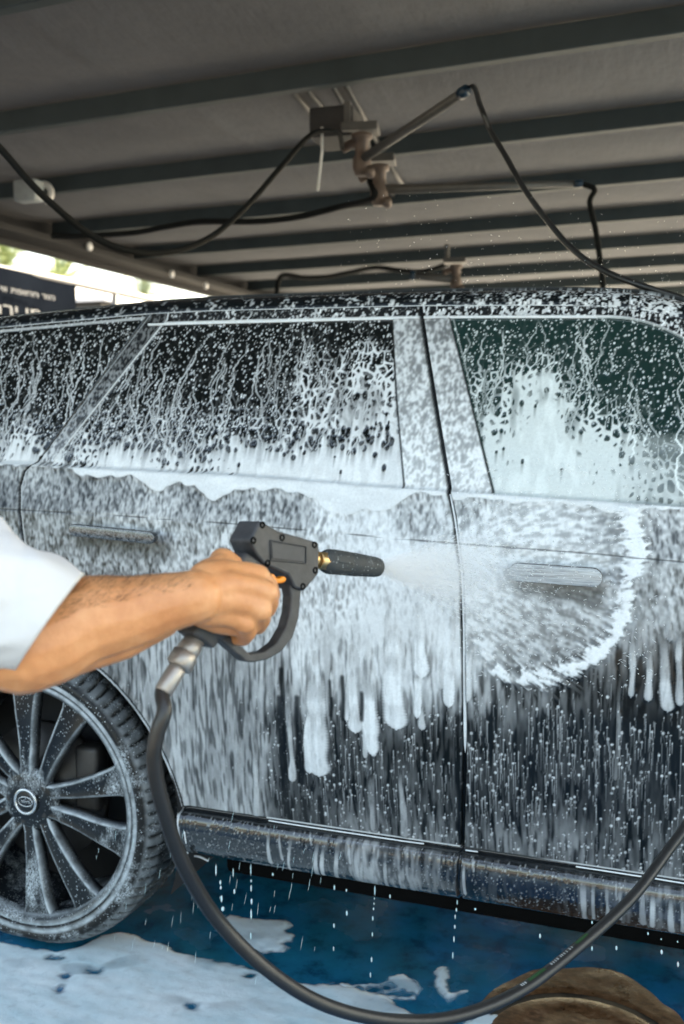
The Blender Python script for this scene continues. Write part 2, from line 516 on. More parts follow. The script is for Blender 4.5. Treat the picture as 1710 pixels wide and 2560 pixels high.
# ------------------------------------------------------------------ far side of the bay and what lies beyond the open left side
def backdrop():
    pale = simple('pale_render', (0.55, 0.52, 0.48), 0.8, nscale=2)
    navy = simple('navy_banner_cloth', (0.0045, 0.006, 0.009), 1.0, nscale=3, spec=.0)
    ink = simple('pale_banner_print', (0.11, 0.115, 0.125), 0.7)
    steel = simple('dark_rail_steel', (0.05, 0.05, 0.055), 0.5)
    # navy banner on a rail fence, running away from the camera just outside the canopy
    bx = -4.7
    y_end = on_x(190, 715, bx)[1]
    top0 = on_x(0, 664, bx)
    root = empty('banner', (bx, y_end, 0))
    tag(root, 'navy banner with two lines of pale lettering seen over the car roof', 'banner')
    zt = top0[2]
    zt2 = on_x(190, 712, bx)[2]
    ys = np.linspace(y_end, y_end - 7.0, 60); zs = np.linspace(0.5, (zt + zt2) / 2, 24)
    Y, Z = np.meshgrid(ys, zs, indexing='ij')
    X = bx + 0.02 * np.sin(Y * 4.0) * np.sin(Z * 2.0)
    obj('cloth', grid_mesh('cloth', np.stack([X, Y, Z], -1)), navy, root)
    obj('rail', tube_mesh('rail', [(bx - 0.03, y_end - 7, (zt + zt2) / 2), (bx - 0.03, y_end + 4.5, (zt + zt2) / 2)], 0.03, 10), steel, root)
    for k in range(4):
        y = y_end + 4.4 - k * 3.6
        obj('post', tube_mesh('post', [(bx - 0.04, y, 0), (bx - 0.04, y, (zt + zt2) / 2 - 0.01)], 0.035, 10), steel, root)
    def line(txt, px0, py0, size):
        p = on_x(px0, py0, bx + 0.06)
        cu = bpy.data.curves.new('lettering', 'FONT'); cu.body = txt; cu.size = size; cu.extrude = 0.003
        cu.align_x = 'RIGHT'
        t = bpy.data.objects.new('lettering_curve', cu); COL.objects.link(t)
        bpy.context.view_layer.update()
        me = bpy.data.meshes.new_from_object(t.evaluated_get(bpy.context.evaluated_depsgraph_get()))
        bpy.data.objects.remove(t)
        me.transform(Matrix.Translation(Vector(p)) @ Matrix.Rotation(R(90), 4, 'Z') @ Matrix.Rotation(R(90), 4, 'X') @ Matrix.Diagonal((2.0, 1, 1, 1)))
        me.materials.clear()
        obj('lettering', me, ink, root, smooth=False)['kind'] = 'stuff'
    line('\u05e8\u05d9\u05d5\u05d5 \u05ea\u05e4\u05d5\u05d7\u05d7 \u05d3\u05d5\u05d7', 138, 752, 0.075)
    line('\u05de\u05e8\u05d9 \u05d5\u05de', 105, 800, 0.15)
    # pale low building and a dark shed roof glimpsed beyond the banner's end
    pb = on_x(190, 735, -9.0)
    bh = empty('white_building', (-9.5, pb[1] + 1.5, 0))
    tag(bh, 'small white building with dark doorways glimpsed beyond the banner', 'building')
    zb_ = on_x(250, 712, -9.0)[2]
    obj('wall', box_mesh('wall', (-11.0, pb[1] + 2.2, zb_ / 2), (4.0, 6.5, zb_), 0, 0.02), simple('white_render', (0.7, 0.69, 0.66), 0.8), bh, smooth=False)
    for k in range(3):
        obj('doorway', box_mesh('doorway', (-8.98, pb[1] + 0.3 + k * 1.5, 0.95), (0.06, 0.5, 1.9), 0, 0.01), steel, bh, smooth=False)
    ps = on_x(245, 760, -6.2); pe = on_x(400, 752, -6.2)
    sh = empty('dark_shed', (-6.2, ps[1], 0))
    tag(sh, 'low dark shed roof showing just above the car roof', 'shed')
    zt3 = on_x(300, 742, -6.2)[2]
    L = pe[1] - ps[1]
    obj('wall', box_mesh('wall', (-6.9, (ps[1] + pe[1]) / 2, (zt3 - 0.12) / 2), (1.3, L - 0.3, zt3 - 0.12), 0, 0.01), steel, sh, smooth=False)
    V = [(-6.1, ps[1], zt3 - 0.12), (-6.1, pe[1], zt3 - 0.12), (-7.6, pe[1], zt3 - 0.12), (-7.6, ps[1], zt3 - 0.12),
         (-6.4, ps[1] + 0.5, zt3), (-6.4, pe[1] - 0.9, zt3), (-7.3, pe[1] - 0.9, zt3), (-7.3, ps[1] + 0.5, zt3)]
    me = bpy.data.meshes.new('roof'); me.from_pydata(V, [], [(3, 2, 1, 0), (4, 5, 6, 7), (0, 1, 5, 4), (1, 2, 6, 5), (2, 3, 7, 6), (3, 0, 4, 7)])
    obj('roof', me, steel, sh, smooth=False)


backdrop()


def palm(px, py, X, h_crown, seed, label):
    p = on_x(px, py, X)
    rs = np.random.default_rng(seed)
    root = empty('palm_tree', (p[0], p[1], 0))
    tag(root, label, 'palm tree', 'palm trees beyond the open left side')
    bark = simple('palm_bark', (0.10, 0.075, 0.05), 0.9, nscale=12, bumps=0.5)
    lf, nt, b = mat_new('palm_leaf')
    nt.links.new(ramp(nt, noise(nt, 2.0, 4), [(0.3, (0.06, 0.10, 0.03)), (0.7, (0.16, 0.19, 0.07))]), b.inputs['Base Color'])
    b.inputs['Roughness'].default_value = 0.5
    zc = p[2]
    path = catmull([(p[0], p[1], 0), (p[0] + 0.06, p[1], zc * 0.5), (p[0], p[1], zc)], 8)
    obj('trunk', tube_mesh('trunk', path, np.linspace(0.17, 0.11, len(path)), 10), bark, root)
    V, Fc = [], []
    for k in range(30):
        az = rs.uniform(0, 2 * math.pi); el = rs.uniform(0.2, 1.35); L = h_crown * rs.uniform(0.8, 1.15)
        d = np.array([math.cos(az), math.sin(az), 0])
        mid = []
        for s in np.linspace(0, 1, 12):
            mid.append(np.array([p[0], p[1], zc]) + d * L * s * math.cos(el) + np.array([0, 0, 1]) * (L * s * math.sin(el) - 0.55 * L * s * s * math.cos(el)))
        mid = np.array(mid)
        side = np.cross(d, [0, 0, 1])
        for i in range(1, 12):
            t = mid[i] - mid[i - 1]; t /= np.linalg.norm(t)
            for sgn in (-1, 1):
                ln = L * 0.26 * math.sin(math.pi * (0.12 + 0.85 * i / 12))
                tip = mid[i] + (side * sgn * 0.8 + t * 0.7 + np.array([0, 0, -0.25])) * ln * rs.uniform(0.8, 1.1)
                w = t * 0.028
                i0 = len(V); V += [mid[i] - w, mid[i] + w, tip]; Fc.append((i0, i0 + 1, i0 + 2))
            i0 = len(V); V += [mid[i - 1] - side * 0.012, mid[i - 1] + side * 0.012, mid[i] + side * 0.012, mid[i] - side * 0.012]
            Fc.append((i0, i0 + 1, i0 + 2, i0 + 3))
    me = bpy.data.meshes.new('crown'); me.from_pydata([tuple(v) for v in V], [], Fc)
    obj('crown', me, lf, root, smooth=False)


palm(150, 705, -11.0, 0.75, 3, 'short feathery palm rising above the end of the navy banner')
palm(15, 668, -12.5, 0.9, 4, 'palm top at the picture edge above the navy banner')
palm(352, 752, -15.0, 1.3, 6, 'distant faint palm above the low dark shed roof')

# ================================================================== THE CAR
CAR = empty('car', (1.4, 0.95, 0))
tag(CAR, 'black sport utility car with its side covered in running white soap foam', 'car')
YC = 0.955                                    # car centre line
HUB = np.array([-0.055, 0.0, 0.392])
AXLE_X2 = 2.82


def cur(pts):
    a = np.array(pts, float)
    xs = np.linspace(a[0, 0], a[-1, 0], 600)
    # smooth the polyline a little
    z = np.interp(xs, a[:, 0], a[:, 1])
    k = np.ones(15) / 15
    zp = np.convolve(np.pad(z, 7, mode='edge'), k, 'valid')
    return lambda x: np.interp(x, xs, zp)


z_belt = cur([(-1, 1.27), (-0.033, 1.259), (0.244, 1.251), (0.541, 1.244), (0.942, 1.223), (1.139, 1.216), (1.522, 1.200), (2.1, 1.17), (3.8, 1.10)])
z_crease = cur([(-1, 1.16), (-0.05, 1.150), (0.248, 1.145), (0.561, 1.136), (1.044, 1.114), (1.373, 1.104), (1.526, 1.096), (2.3, 1.06), (3.8, 0.98)])
z_wtop = cur([(-1, 1.60), (0.2, 1.610), (0.472, 1.6085), (0.924, 1.603), (1.33, 1.591), (1.425, 1.585), (1.509, 1.540), (1.6, 1.485), (1.8, 1.36), (2.0, 1.24), (2.2, 1.1), (3.8, 0.7)])
z_ditch = cur([(-1, 1.40), (-0.8, 1.545), (-0.55, 1.592), (-0.248, 1.613), (0.202, 1.635), (0.355, 1.6375), (0.928, 1.630), (1.245, 1.619), (1.40, 1.608), (1.50, 1.585), (1.62, 1.53), (1.85, 1.385), (2.1, 1.235), (2.2, 1.18), (2.8, 1.13), (3.3, 1.04), (3.8, 0.82)])
Z_SILL1, Z_SILL0 = 0.447, 0.318
_u = np.linspace(0, 1, 200)
_tab = catmull([(0, 0.036), (0.15, 0.018), (0.35, 0.001), (0.6, -0.008), (0.8, -0.004), (1.0, 0.010)], 40)
_sill = catmull([(0.300, 0.105), (0.315, 0.072), (0.332, 0.046), (0.36, 0.024), (0.395, 0.012), (0.425, 0.014), (0.440, 0.026), (0.4471, 0.036)], 20)


def y_side(x, z):
    x = np.asarray(x, float); z = np.asarray(z, float)
    zc, zb = z_crease(x), z_belt(x)
    u = np.clip((z - Z_SILL1) / (zc - Z_SILL1), 0, 1)
    y = np.interp(u, _tab[:, 0], _tab[:, 1])
    v = np.clip((z - zc) / (zb - zc), 0, 1)
    y = y + 0.034 * v + 0.004 * np.sin(np.pi * v)
    w = np.clip(z - zb, 0, None)
    y = y + 0.011 * np.clip(w / 0.008, 0, 1) + w * 0.435 - 0.05 * w * np.clip(0.4 - w, 0, 1)
    y = np.where(z < Z_SILL1, np.interp(z, _sill[:, 0], _sill[:, 1]), y)
    y = y + 0.35 * np.clip(-0.35 - x, 0, None) ** 2 + 0.10 * np.clip(x - 2.2, 0, None) ** 2
    return y


def side(px, py):
    Y = 0.0
    for _ in range(40):
        q = on_y(px, py, Y); Y = 0.5 * Y + 0.5 * float(y_side(q[0], q[2]))
    return on_y(px, py, Y)


def side_xz(pts):
    return np.array([[side(*p)[0], side(*p)[2]] for p in pts])


# ---- the dense grid over the side that the photograph shows
DX = 0.0021
xf = np.arange(-0.42, 1.62, DX)
zf = np.arange(0.300, 1.652, DX)
NX, NZ = len(xf), len(zf)
XG, ZG = np.meshgrid(xf, zf, indexing='ij')
YG = y_side(XG, ZG)
_P = np.stack([XG, YG, ZG], -1) - CAM
_dep = _P @ _fw
PX = 855 + FPX * (_P @ _rt) / _dep
PY = 1280 - FPX * (_P @ _up) / _dep
_kx = np.fft.fftfreq(NX)[:, None]; _kz = np.fft.rfftfreq(NZ)[None]


def blur(a, sx, sz=None):
    sz = sx if sz is None else sz
    g = np.exp(-2 * (np.pi * _kx * sx / DX) ** 2 - 2 * (np.pi * _kz * sz / DX) ** 2)
    return np.fft.irfft2(np.fft.rfft2(a) * g, s=a.shape)


def _phi(a):
    t = np.clip(a, -4, 4)
    return 1 / (1 + np.exp(-1.702 * t))


def un(sx, sz, seed, tilt=0.0):
    """noise with uniform spread in 0..1; sx, sz feature size in metres"""
    r = np.random.default_rng(seed).standard_normal((NX, NZ))
    cx, sx_ = math.cos(tilt), math.sin(tilt)
    kx = _kx * cx + _kz * sx_; kz = -_kx * sx_ + _kz * cx
    g = np.exp(-2 * (np.pi * kx * sx / DX) ** 2 - 2 * (np.pi * kz * sz / DX) ** 2)
    b = np.fft.irfft2(np.fft.rfft2(r) * g, s=r.shape)
    return _phi((b - b.mean()) / b.std())


def ss(a, lo, hi):
    t = np.clip((a - lo) / (hi - lo), 0, 1)
    return t * t * (3 - 2 * t)


def idw(ctrl, pw=2.6):
    num = np.zeros((NX, NZ)); den = np.zeros((NX, NZ))
    for x, y, v in ctrl:
        w = 1.0 / (((PX - x) ** 2 + (PY - y) ** 2) / 1e4 + 0.05) ** (pw / 2)
        num += w * v; den += w
    return num / den


def stamp(A, x, z, rx, rz, val, soft=0.35, mode='max'):
    """soft elliptical dab in grid coordinates"""
    i0, i1 = int((x - rx * 1.6 - xf[0]) / DX), int((x + rx * 1.6 - xf[0]) / DX) + 2
    j0, j1 = int((z - rz * 1.6 - zf[0]) / DX), int((z + rz * 1.6 - zf[0]) / DX) + 2
    i0, j0 = max(i0, 0), max(j0, 0); i1, j1 = min(i1, NX), min(j1, NZ)
    if i0 >= i1 or j0 >= j1: return
    d = np.sqrt(((xf[i0:i1, None] - x) / rx) ** 2 + ((zf[None, j0:j1] - z) / rz) ** 2)
    v = val * (1 - ss(d, 1 - soft, 1 + soft))
    S = A[i0:i1, j0:j1]
    A[i0:i1, j0:j1] = np.maximum(S, v) if mode == 'max' else S * (1 - v)


zbG, zcG, zwG, zdG = z_belt(XG), z_crease(XG), z_wtop(XG), z_ditch(XG)
below_belt = ZG < zbG
in_sill = ZG < Z_SILL1

# ---- authored curves from the photograph
gapB = side_xz([(1051, 767), (1062, 845), (1090, 1020), (1123, 1221), (1137, 1300), (1154, 1434), (1160, 1683), (1162, 1874), (1156, 2109), (1154, 2246), (1154, 2300)])
shutR = side_xz([(371, 785), (90, 1157), (61, 1178), (49, 1217), (48, 1274), (57, 1350), (63, 1400), (80, 1490), (120, 1590), (200, 1680)])
cR = side_xz([(420, 800), (406, 815), (132, 1157), (125, 1166)])
gR = side_xz([(980, 795), (990, 983), (1008, 1217), (1009, 1230)])
fL = side_xz([(1126, 795), (1127, 803), (1167, 960), (1232, 1232), (1236, 1245)])
divX = float(side(324, 1040)[0])


def x_at(curve, z):
    o = np.argsort(curve[:, 1])
    return np.interp(z, curve[o, 1], curve[o, 0])


xB = x_at(gapB, ZG); xS = x_at(shutR, ZG); xCR = x_at(cR, ZG); xGR = x_at(gR, ZG); xFL = x_at(fL, ZG)

# ---- foam: 1. the doors below the glass
ctl = [(20, 1250, .40), (20, 1350, .45), (100, 1200, .55), (100, 1240, .46), (300, 1240, .46), (500, 1255, .50), (620, 1265, .46), (740, 1275, .5), (850, 1300, .82), (950, 1310, .88), (1040, 1290, .66), (1100, 1280, .82),
       (1170, 1270, .62), (1250, 1300, .80), (1350, 1290, .86), (1450, 1300, .76), (1520, 1310, .60), (1660, 1290, .62), (1700, 1330, .58),
       (100, 1330, .56), (300, 1300, .56), (300, 1380, .56), (450, 1350, .62), (450, 1450, .60), (620, 1330, .72), (850, 1400, .85), (900, 1340, .88), (1000, 1400, .97), (1100, 1400, .98), (1200, 1390, .97), (1230, 1450, .95), (1300, 1470, .82), (1350, 1390, .92), (1450, 1400, .84), (1180, 1500, .92), (1650, 1400, .62),
       (400, 1600, .60), (600, 1550, .62), (700, 1600, .68), (800, 1550, .80), (950, 1550, .92), (1050, 1550, .92), (1120, 1600, .94), (1200, 1560, .76), (1300, 1550, .62), (1400, 1560, .60), (1500, 1540, .62), (1200, 1630, .8), (1650, 1480, .6), (1700, 1500, .56),
       (300, 1700, .42), (360, 1750, .46), (420, 1800, .60), (450, 1700, .6), (550, 1700, .60), (640, 1680, .60), (690, 1690, .40), (760, 1650, .80), (850, 1650, .75), (950, 1680, .8), (1060, 1680, .72), (1130, 1680, .85), (1175, 1690, .8),
       (1215, 1700, .36), (1300, 1720, .26), (1450, 1700, .16), (1600, 1720, .08), (1700, 1680, .06),
       (450, 1850, .62), (550, 1850, .60), (640, 1850, .58), (700, 1800, .22), (700, 1880, .26), (780, 1800, .6), (850, 1830, .22), (880, 1880, .24), (980, 1880, .20), (1080, 1850, .18), (1130, 1850, .28), (1200, 1850, .18), (1350, 1850, .14), (1500, 1850, .09), (1650, 1850, .03),
       (480, 1980, .66), (560, 2000, .66), (650, 2020, .62), (700, 2000, .18), (760, 2030, .2), (800, 2060, .2), (850, 1980, .22), (950, 2000, .24), (1080, 2000, .26), (1200, 2000, .2), (1350, 2000, .22), (1500, 2000, .17), (1650, 2000, .09),
       (900, 2070, .42), (1000, 2090, .46), (1120, 2090, .42), (1200, 2090, .44), (1300, 2110, .48), (1450, 2120, .46), (1600, 2150, .40), (1700, 2180, .4)]
G = idw(ctl)
G = G * (1 - .22 * ss(PY, 1740, 1860) * ss(PX, 660, 700))
Tf = 0.68 * un(.0019, .0031, 1, 0.25) + 0.32 * un(.0046, .0072, 2, 0.2)
Tf = _phi((Tf - Tf.mean()) / Tf.std())
Ts = 0.42 * un(.0028, .040, 3) + 0.40 * un(.0022, .008, 4) + 0.18 * un(.012, .10, 5)
Ts = _phi((Ts - Ts.mean()) / Ts.std())
wS = ss(PY, 1450, 1700)
T = Tf * (1 - wS) + Ts * wS
amp = 0.86 * (1 - wS) + 0.72 * wS
amp = amp * (0.35 + 0.65 * ss(np.abs(G - .95), 0.02, 0.35)) * (1 - .40 * wS * ss(PX, 700, 640))
amp = amp * (0.25 + 0.75 * ss(G, .10, .5))
Tdash = un(.0016, .0044, 7, .12)
Tdash = Tdash * (1 - wS) + un(.0018, .016, 10) * wS
low = ss(G, .95, .75)
F = np.clip(G + .10 * ss(G, .2, .5) + amp * 0.40 * (0.5 - T) + .16 * low * (un(.028, .045, 11) - .5) - .32 * low * (.45 + .55 * ss(G, .1, .4)) * ss(Tdash, .52, .92), 0.02, 1)
# slow random unevenness of the cover throughout
F *= 0.90 + 0.10 * un(.05, .05, 6)
F = blur(F, .0011, .0015)

# polar streaks where the jet sweeps the front door
JX, JZ = [float(v) for v in side(1040, 1400)[[0, 2]]]
RHO = np.hypot(XG - JX, ZG - JZ); THE = np.arctan2(ZG - JZ, XG - JX)
NP = 2400
pol = np.random.default_rng(21).standard_normal((NP, 60))
_f = np.fft.rfft2(pol); _f *= np.exp(-2 * (np.pi * np.fft.fftfreq(NP)[:, None] * 1.5) ** 2 - 2 * (np.pi * np.fft.rfftfreq(60)[None] * 1.6) ** 2)
pol = np.fft.irfft2(_f, s=pol.shape); pol = _phi((pol - pol.mean()) / pol.std())


def polar(th, rh):
    a = (th + math.pi) / (2 * math.pi) * NP
    r = np.clip(rh / 0.9, 0, 0.999) * 59
    a0 = np.floor(a).astype(int); r0 = np.floor(r).astype(int); fa = a - a0; fr = r - r0
    g = lambda i, j: pol[i % NP, np.clip(j, 0, 59)]
    return (g(a0, r0) * (1 - fa) + g(a0 + 1, r0) * fa) * (1 - fr) + (g(a0, r0 + 1) * (1 - fa) + g(a0 + 1, r0 + 1) * fa) * fr


TP = polar(THE, RHO)
arc = side_xz([(1608, 1120), (1600, 1180), (1590, 1250), (1592, 1330), (1585, 1400), (1575, 1480), (1560, 1550), (1530, 1600), (1480, 1640), (1420, 1668), (1340, 1688), (1270, 1688), (1215, 1668), (1185, 1640)])
a_th = np.arctan2(arc[:, 1] - JZ, arc[:, 0] - JX); a_r = np.hypot(arc[:, 0] - JX, arc[:, 1] - JZ)
o = np.argsort(a_th)
RA = np.interp(THE, a_th[o], a_r[o]) + .046 * (un(.05, .05, 26) - .5)
inarc = (THE > a_th.min() - 0.05) & (THE < a_th.max() + 0.05) & (XG > JX)
inblast = inarc & (RHO < RA) & (RHO > 0.10) & below_belt & (XG > xB)
wb = blur(inblast.astype(float), 0.012)
wb *= ss(RHO, 0.10, 0.20) * below_belt
_u1, _u2 = un(.0055, .0020, 22, .22), un(.0055, .0020, 23, -.42)
_wt = ss(THE, -.25, .05)
Td = _phi((lambda q: (q - q.mean()) / q.std())((_u1 * _wt + _u2 * (1 - _wt)) * .7 + .3 * un(.0022, .0022, 24)))
Tb = 0.22 * TP + 0.48 * Td + .30 * Tf
Tb = _phi((Tb - Tb.mean()) / Tb.std() * 1.0)
F = F * (1 - wb) + blur(np.clip(G + .03 + 0.42 * (0.5 - Tb), 0, 1), .0013) * wb
# the foam ridge pushed up round the edge of the sweep, with a frayed fringe
wdt = 0.020 + 0.026 * (polar(THE * 1.0 + 0.7, RHO * 0 + 0.3) ** 2)
wdt = wdt * (0.75 + 0.5 * un(.03, .03, 9))
dr = (RHO - RA + 0.008 * (un(.012, .012, 8) - .5)) / np.where(RHO > RA, wdt * 0.9, wdt * 1.9)
ridge = inarc * np.exp(-np.abs(dr) ** 2.2) * (ZG < zbG - 0.004)
endf = ss(THE, a_th.min() - 0.04, a_th.min() + 0.12)
ridge = ridge * endf
RID = ss(ridge * (.72 + .5 * un(.022, .022, 25)) + .55 * (.5 - Tb), .22, .95)
F = np.maximum(F, RID)
# flung streaks outside the ridge on the dark panel
fl = inarc * (RHO > RA) * np.exp(-(RHO - RA) / 0.06) * ss(TP, 0.62, 0.85) * 0.55 * (ZG < z_crease(XG) - 0.1)
F = np.maximum(F, fl)

THICK = 0.0016 * F + 0.007 * blur(RID, 0.003)

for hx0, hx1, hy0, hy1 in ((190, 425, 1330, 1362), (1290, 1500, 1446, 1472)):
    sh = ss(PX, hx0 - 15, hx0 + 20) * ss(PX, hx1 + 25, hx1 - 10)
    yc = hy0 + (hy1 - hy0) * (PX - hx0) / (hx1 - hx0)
    F *= 1 - .42 * sh * ss(PY, yc - 30, yc) * ss(PY, yc + 62, yc + 22)        # shade below each handle put into the foam cover

# ---- comet-like droplets with runs below them, on the lower doors
CM = np.zeros((NX, NZ))
r_ = np.random.default_rng(31)
for _ in range(2300):
    x = r_.uniform(0.2, 1.61); z = r_.uniform(0.45, 0.86)
    py = 1049 + 0; u = (0.86 - z) / 0.4
    right = x > 1.08
    if not right and r_.random() < (0.10 if x > 0.66 else 0.55): continue
    if right and z > 0.80 and r_.random() < 0.6: continue
    rr = .0010 + .0022 * r_.random() ** 1.8
    L = .010 + .085 * r_.random() ** 1.5; xx = x
    tv = r_.uniform(.20, .62)
    n = int(L / .003)
    for k in range(n):
        xx += r_.normal(0, .0004)
        stamp(CM, xx, z - k * .003, max(rr * 0.45, .0010), .0035, tv * (1 - 0.5 * k / n), 0.5)
    stamp(CM, x, z, rr, rr * 1.15, r_.uniform(.55, .92), 0.5)
CM *= below_belt & ~in_sill
F = np.maximum(F, CM * ss(PY, 1600, 1760) * (0.35 + 0.65 * ss(G, .7, .4)))


def drip(x, y0, y1, w, val, thick=0.003, wob=0.0015, taper=0.6, seed=0):
    """a foam run from photo row y0 to y1 in column x, w photo pixels wide"""
    a, b = side(x, y0), side(x, y1)
    hw = w / FPX * 2.35 / 2
    rs = np.random.default_rng(seed + int(x * 7))
    n = max(4, int((a[2] - b[2]) / .003))
    xx = a[0]; drift = (b[0] - a[0]) / n
    wv = np.cumsum(rs.normal(0, 1, n)); wv = np.convolve(np.pad(wv, 8, mode='edge'), np.ones(17) / 17, 'valid')
    wn_ = np.cumsum(rs.normal(0, .16, n)); wn_ = np.convolve(np.pad(wn_, 5, mode='edge'), np.ones(11) / 11, 'valid'); wn_ = np.clip(.6 * (wn_ - wn_.mean()), -.22, .25)
    lv_ = np.cumsum(rs.normal(0, .10, n)); lv_ = np.convolve(np.pad(lv_, 5, mode='edge'), np.ones(11) / 11, 'valid'); lv_ = np.clip(lv_ - lv_.mean(), -.22, .08)
    for k in range(n):
        t = k / (n - 1)
        x_k = a[0] + (b[0] - a[0]) * t + wob * wv[k] * 0.5
        ww = hw * (taper + (1 - taper) * ss(np.array(t), 0.0, .8)) * (1 + wn_[k]) * (1 - .12 * float(ss(np.array(t), .35, .75)) * (1 - float(ss(np.array(t), .80, .95))))
        dz_ = (1 - t) * (a[2] - b[2])
        if dz_ < hw: ww *= math.sqrt(max(.02, 1 - (1 - dz_ / hw) ** 2))
        fade = ss(np.array(t), 0, .55)
        stamp(F, x_k, a[2] + (b[2] - a[2]) * t, ww, .0045, float(np.clip(val * fade * (1 + lv_[k] * (1 - t ** 4)), 0, 1)), 0.30)
        stamp(DR, x_k, a[2] + (b[2] - a[2]) * t, ww * 0.9, .0055, float(thick * fade), 0.7)


DR = np.zeros((NX, NZ))
for i, (x, y0, y1, w, v) in enumerate([
        (789, 1580, 1936, 54, .92), (775, 1700, 1930, 20, .93), (806, 1680, 1936, 16, .93), (883, 1580, 1828, 38, .94), (870, 1650, 1800, 20, .86), (932, 1540, 1885, 46, .93), (915, 1700, 1893, 14, .8), (950, 1760, 1890, 12, .78), (971, 1440, 1818, 48, 1.0),
        (1043, 1480, 1690, 38, .96), (1044, 1640, 1792, 25, .97), (837, 1640, 1742, 12, .8), (1056, 1740, 1822, 18, .75), (723, 1640, 1950, 17, .80), (1126, 1470, 1765, 30, .97), (1177, 1560, 1752, 22, .85), (1105, 1600, 1720, 16, .8),
        (1581, 1530, 1740, 15, .72), (1623, 1540, 1750, 16, .75), (1651, 1520, 1774, 22, .80), (1700, 1520, 1762, 18, .75), (1548, 1600, 1950, 11, .42), (1600, 1500, 1640, 22, .6), (1675, 1500, 1600, 14, .6),
        (840, 1420, 1500, 14, .9), (870, 1360, 1495, 12, .92), (640, 1760, 2040, 16, .66), (600, 1800, 2030, 12, .62), (1000, 1880, 2090, 16, .6), (930, 1900, 2075, 18, .55)]):
    drip(x, y0, y1, w, v, seed=i)
F = np.where(DR > .0004, F * (.90 + .12 * un(.0030, .035, 33)) - .07 * ss(un(.0016, .0060, 34), .75, .95), F)
THICK += 1.4 * blur(DR, .002)

# authored dark vertical slits between the runs, where the foam is thinned
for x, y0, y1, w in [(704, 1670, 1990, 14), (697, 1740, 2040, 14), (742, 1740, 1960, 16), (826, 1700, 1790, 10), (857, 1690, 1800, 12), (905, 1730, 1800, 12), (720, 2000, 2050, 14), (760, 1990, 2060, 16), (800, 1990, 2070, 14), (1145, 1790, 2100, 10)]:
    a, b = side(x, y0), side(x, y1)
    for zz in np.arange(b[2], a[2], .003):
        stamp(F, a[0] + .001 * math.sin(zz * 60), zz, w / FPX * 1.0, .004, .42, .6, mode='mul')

# ---- the white foam shelf under the glass
edge = side_xz([(-200, 1165), (90, 1163), (230, 1188), (330, 1192), (370, 1216), (400, 1222), (450, 1206), (490, 1210), (520, 1240), (540, 1250), (560, 1236), (600, 1226), (640, 1222), (660, 1237), (690, 1226), (760, 1236), (800, 1257), (820, 1272), (870, 1287), (920, 1281), (980, 1276), (1005, 1250), (1050, 1238), (1120, 1240), (1240, 1250), (1300, 1252), (1400, 1262), (1500, 1275), (1590, 1285), (1640, 1276), (1800, 1280)])
ze = np.interp(XG, edge[:, 0], edge[:, 1]) + 0.010 * (un(.009, .009, 12) - .5) + 0.010 * (un(.03, .03, 13) - .5)
shelf = ss(ZG, ze - .003, ze + .003) * below_belt
F = np.maximum(F, shelf * (0.90 + 0.08 * un(.02, .008, 14)))
THICK += 0.006 * blur(shelf, .004)

# ---- 2. the glass
dct = [(20, 840, .04), (200, 840, .04), (400, 840, .06), (600, 850, .10), (700, 830, .20), (850, 830, .28), (960, 830, .3),
       (20, 930, .14), (200, 930, .12), (400, 930, .16), (600, 930, .22), (700, 900, .40), (800, 890, .5), (930, 890, .64),
       (20, 1000, .28), (150, 1000, .24), (350, 1000, .34), (500, 1000, .34), (650, 1000, .40), (760, 960, .62), (850, 960, .72), (940, 960, .8),
       (20, 1050, .50), (200, 1060, .42), (350, 1050, .56), (450, 1050, .60), (600, 1050, .56), (690, 1050, .58), (780, 1040, .74), (900, 1040, .84),
       (20, 1090, .70), (200, 1090, .62), (400, 1090, .70), (600, 1090, .70), (800, 1090, .84), (950, 1090, .92), (50, 1130, .92), (300, 1130, .93), (600, 1130, .95), (900, 1140, .97), (300, 1170, 1), (700, 1190, 1), (950, 1200, 1),
       (1140, 830, .05), (1250, 830, .08), (1350, 830, .08), (1500, 830, .04), (1680, 850, .04),
       (1150, 900, .34), (1220, 890, .28), (1300, 890, .40), (1360, 900, .55), (1420, 900, .28), (1500, 900, .14), (1680, 900, .10),
       (1180, 960, .46), (1240, 960, .56), (1310, 960, .72), (1370, 960, .84), (1420, 960, .38), (1500, 960, .28), (1580, 960, .24), (1680, 950, .12),
       (1200, 1030, .5), (1215, 1060, .98), (1250, 1040, .50), (1300, 1030, .78), (1370, 1040, .95), (1430, 1040, .58), (1480, 1040, .56), (1550, 1040, .46), (1600, 1030, .42), (1680, 1040, .24),
       (1240, 1080, .62), (1300, 1090, .88), (1370, 1090, .98), (1440, 1080, .72), (1550, 1080, .62), (1660, 1080, .32),
       (1260, 1120, .97), (1400, 1130, 1), (1500, 1130, .92), (1580, 1130, .72), (1650, 1130, .45), (1700, 1130, .42), (1300, 1200, 1), (1450, 1200, 1), (1550, 1190, .92), (1620, 1190, .74), (1700, 1190, .55), (1700, 1240, .7)]
D = idw(dct, 3.0)
D = D * (1 - .17 * ss(PY, 1110, 1075) * (XG < 1.0))


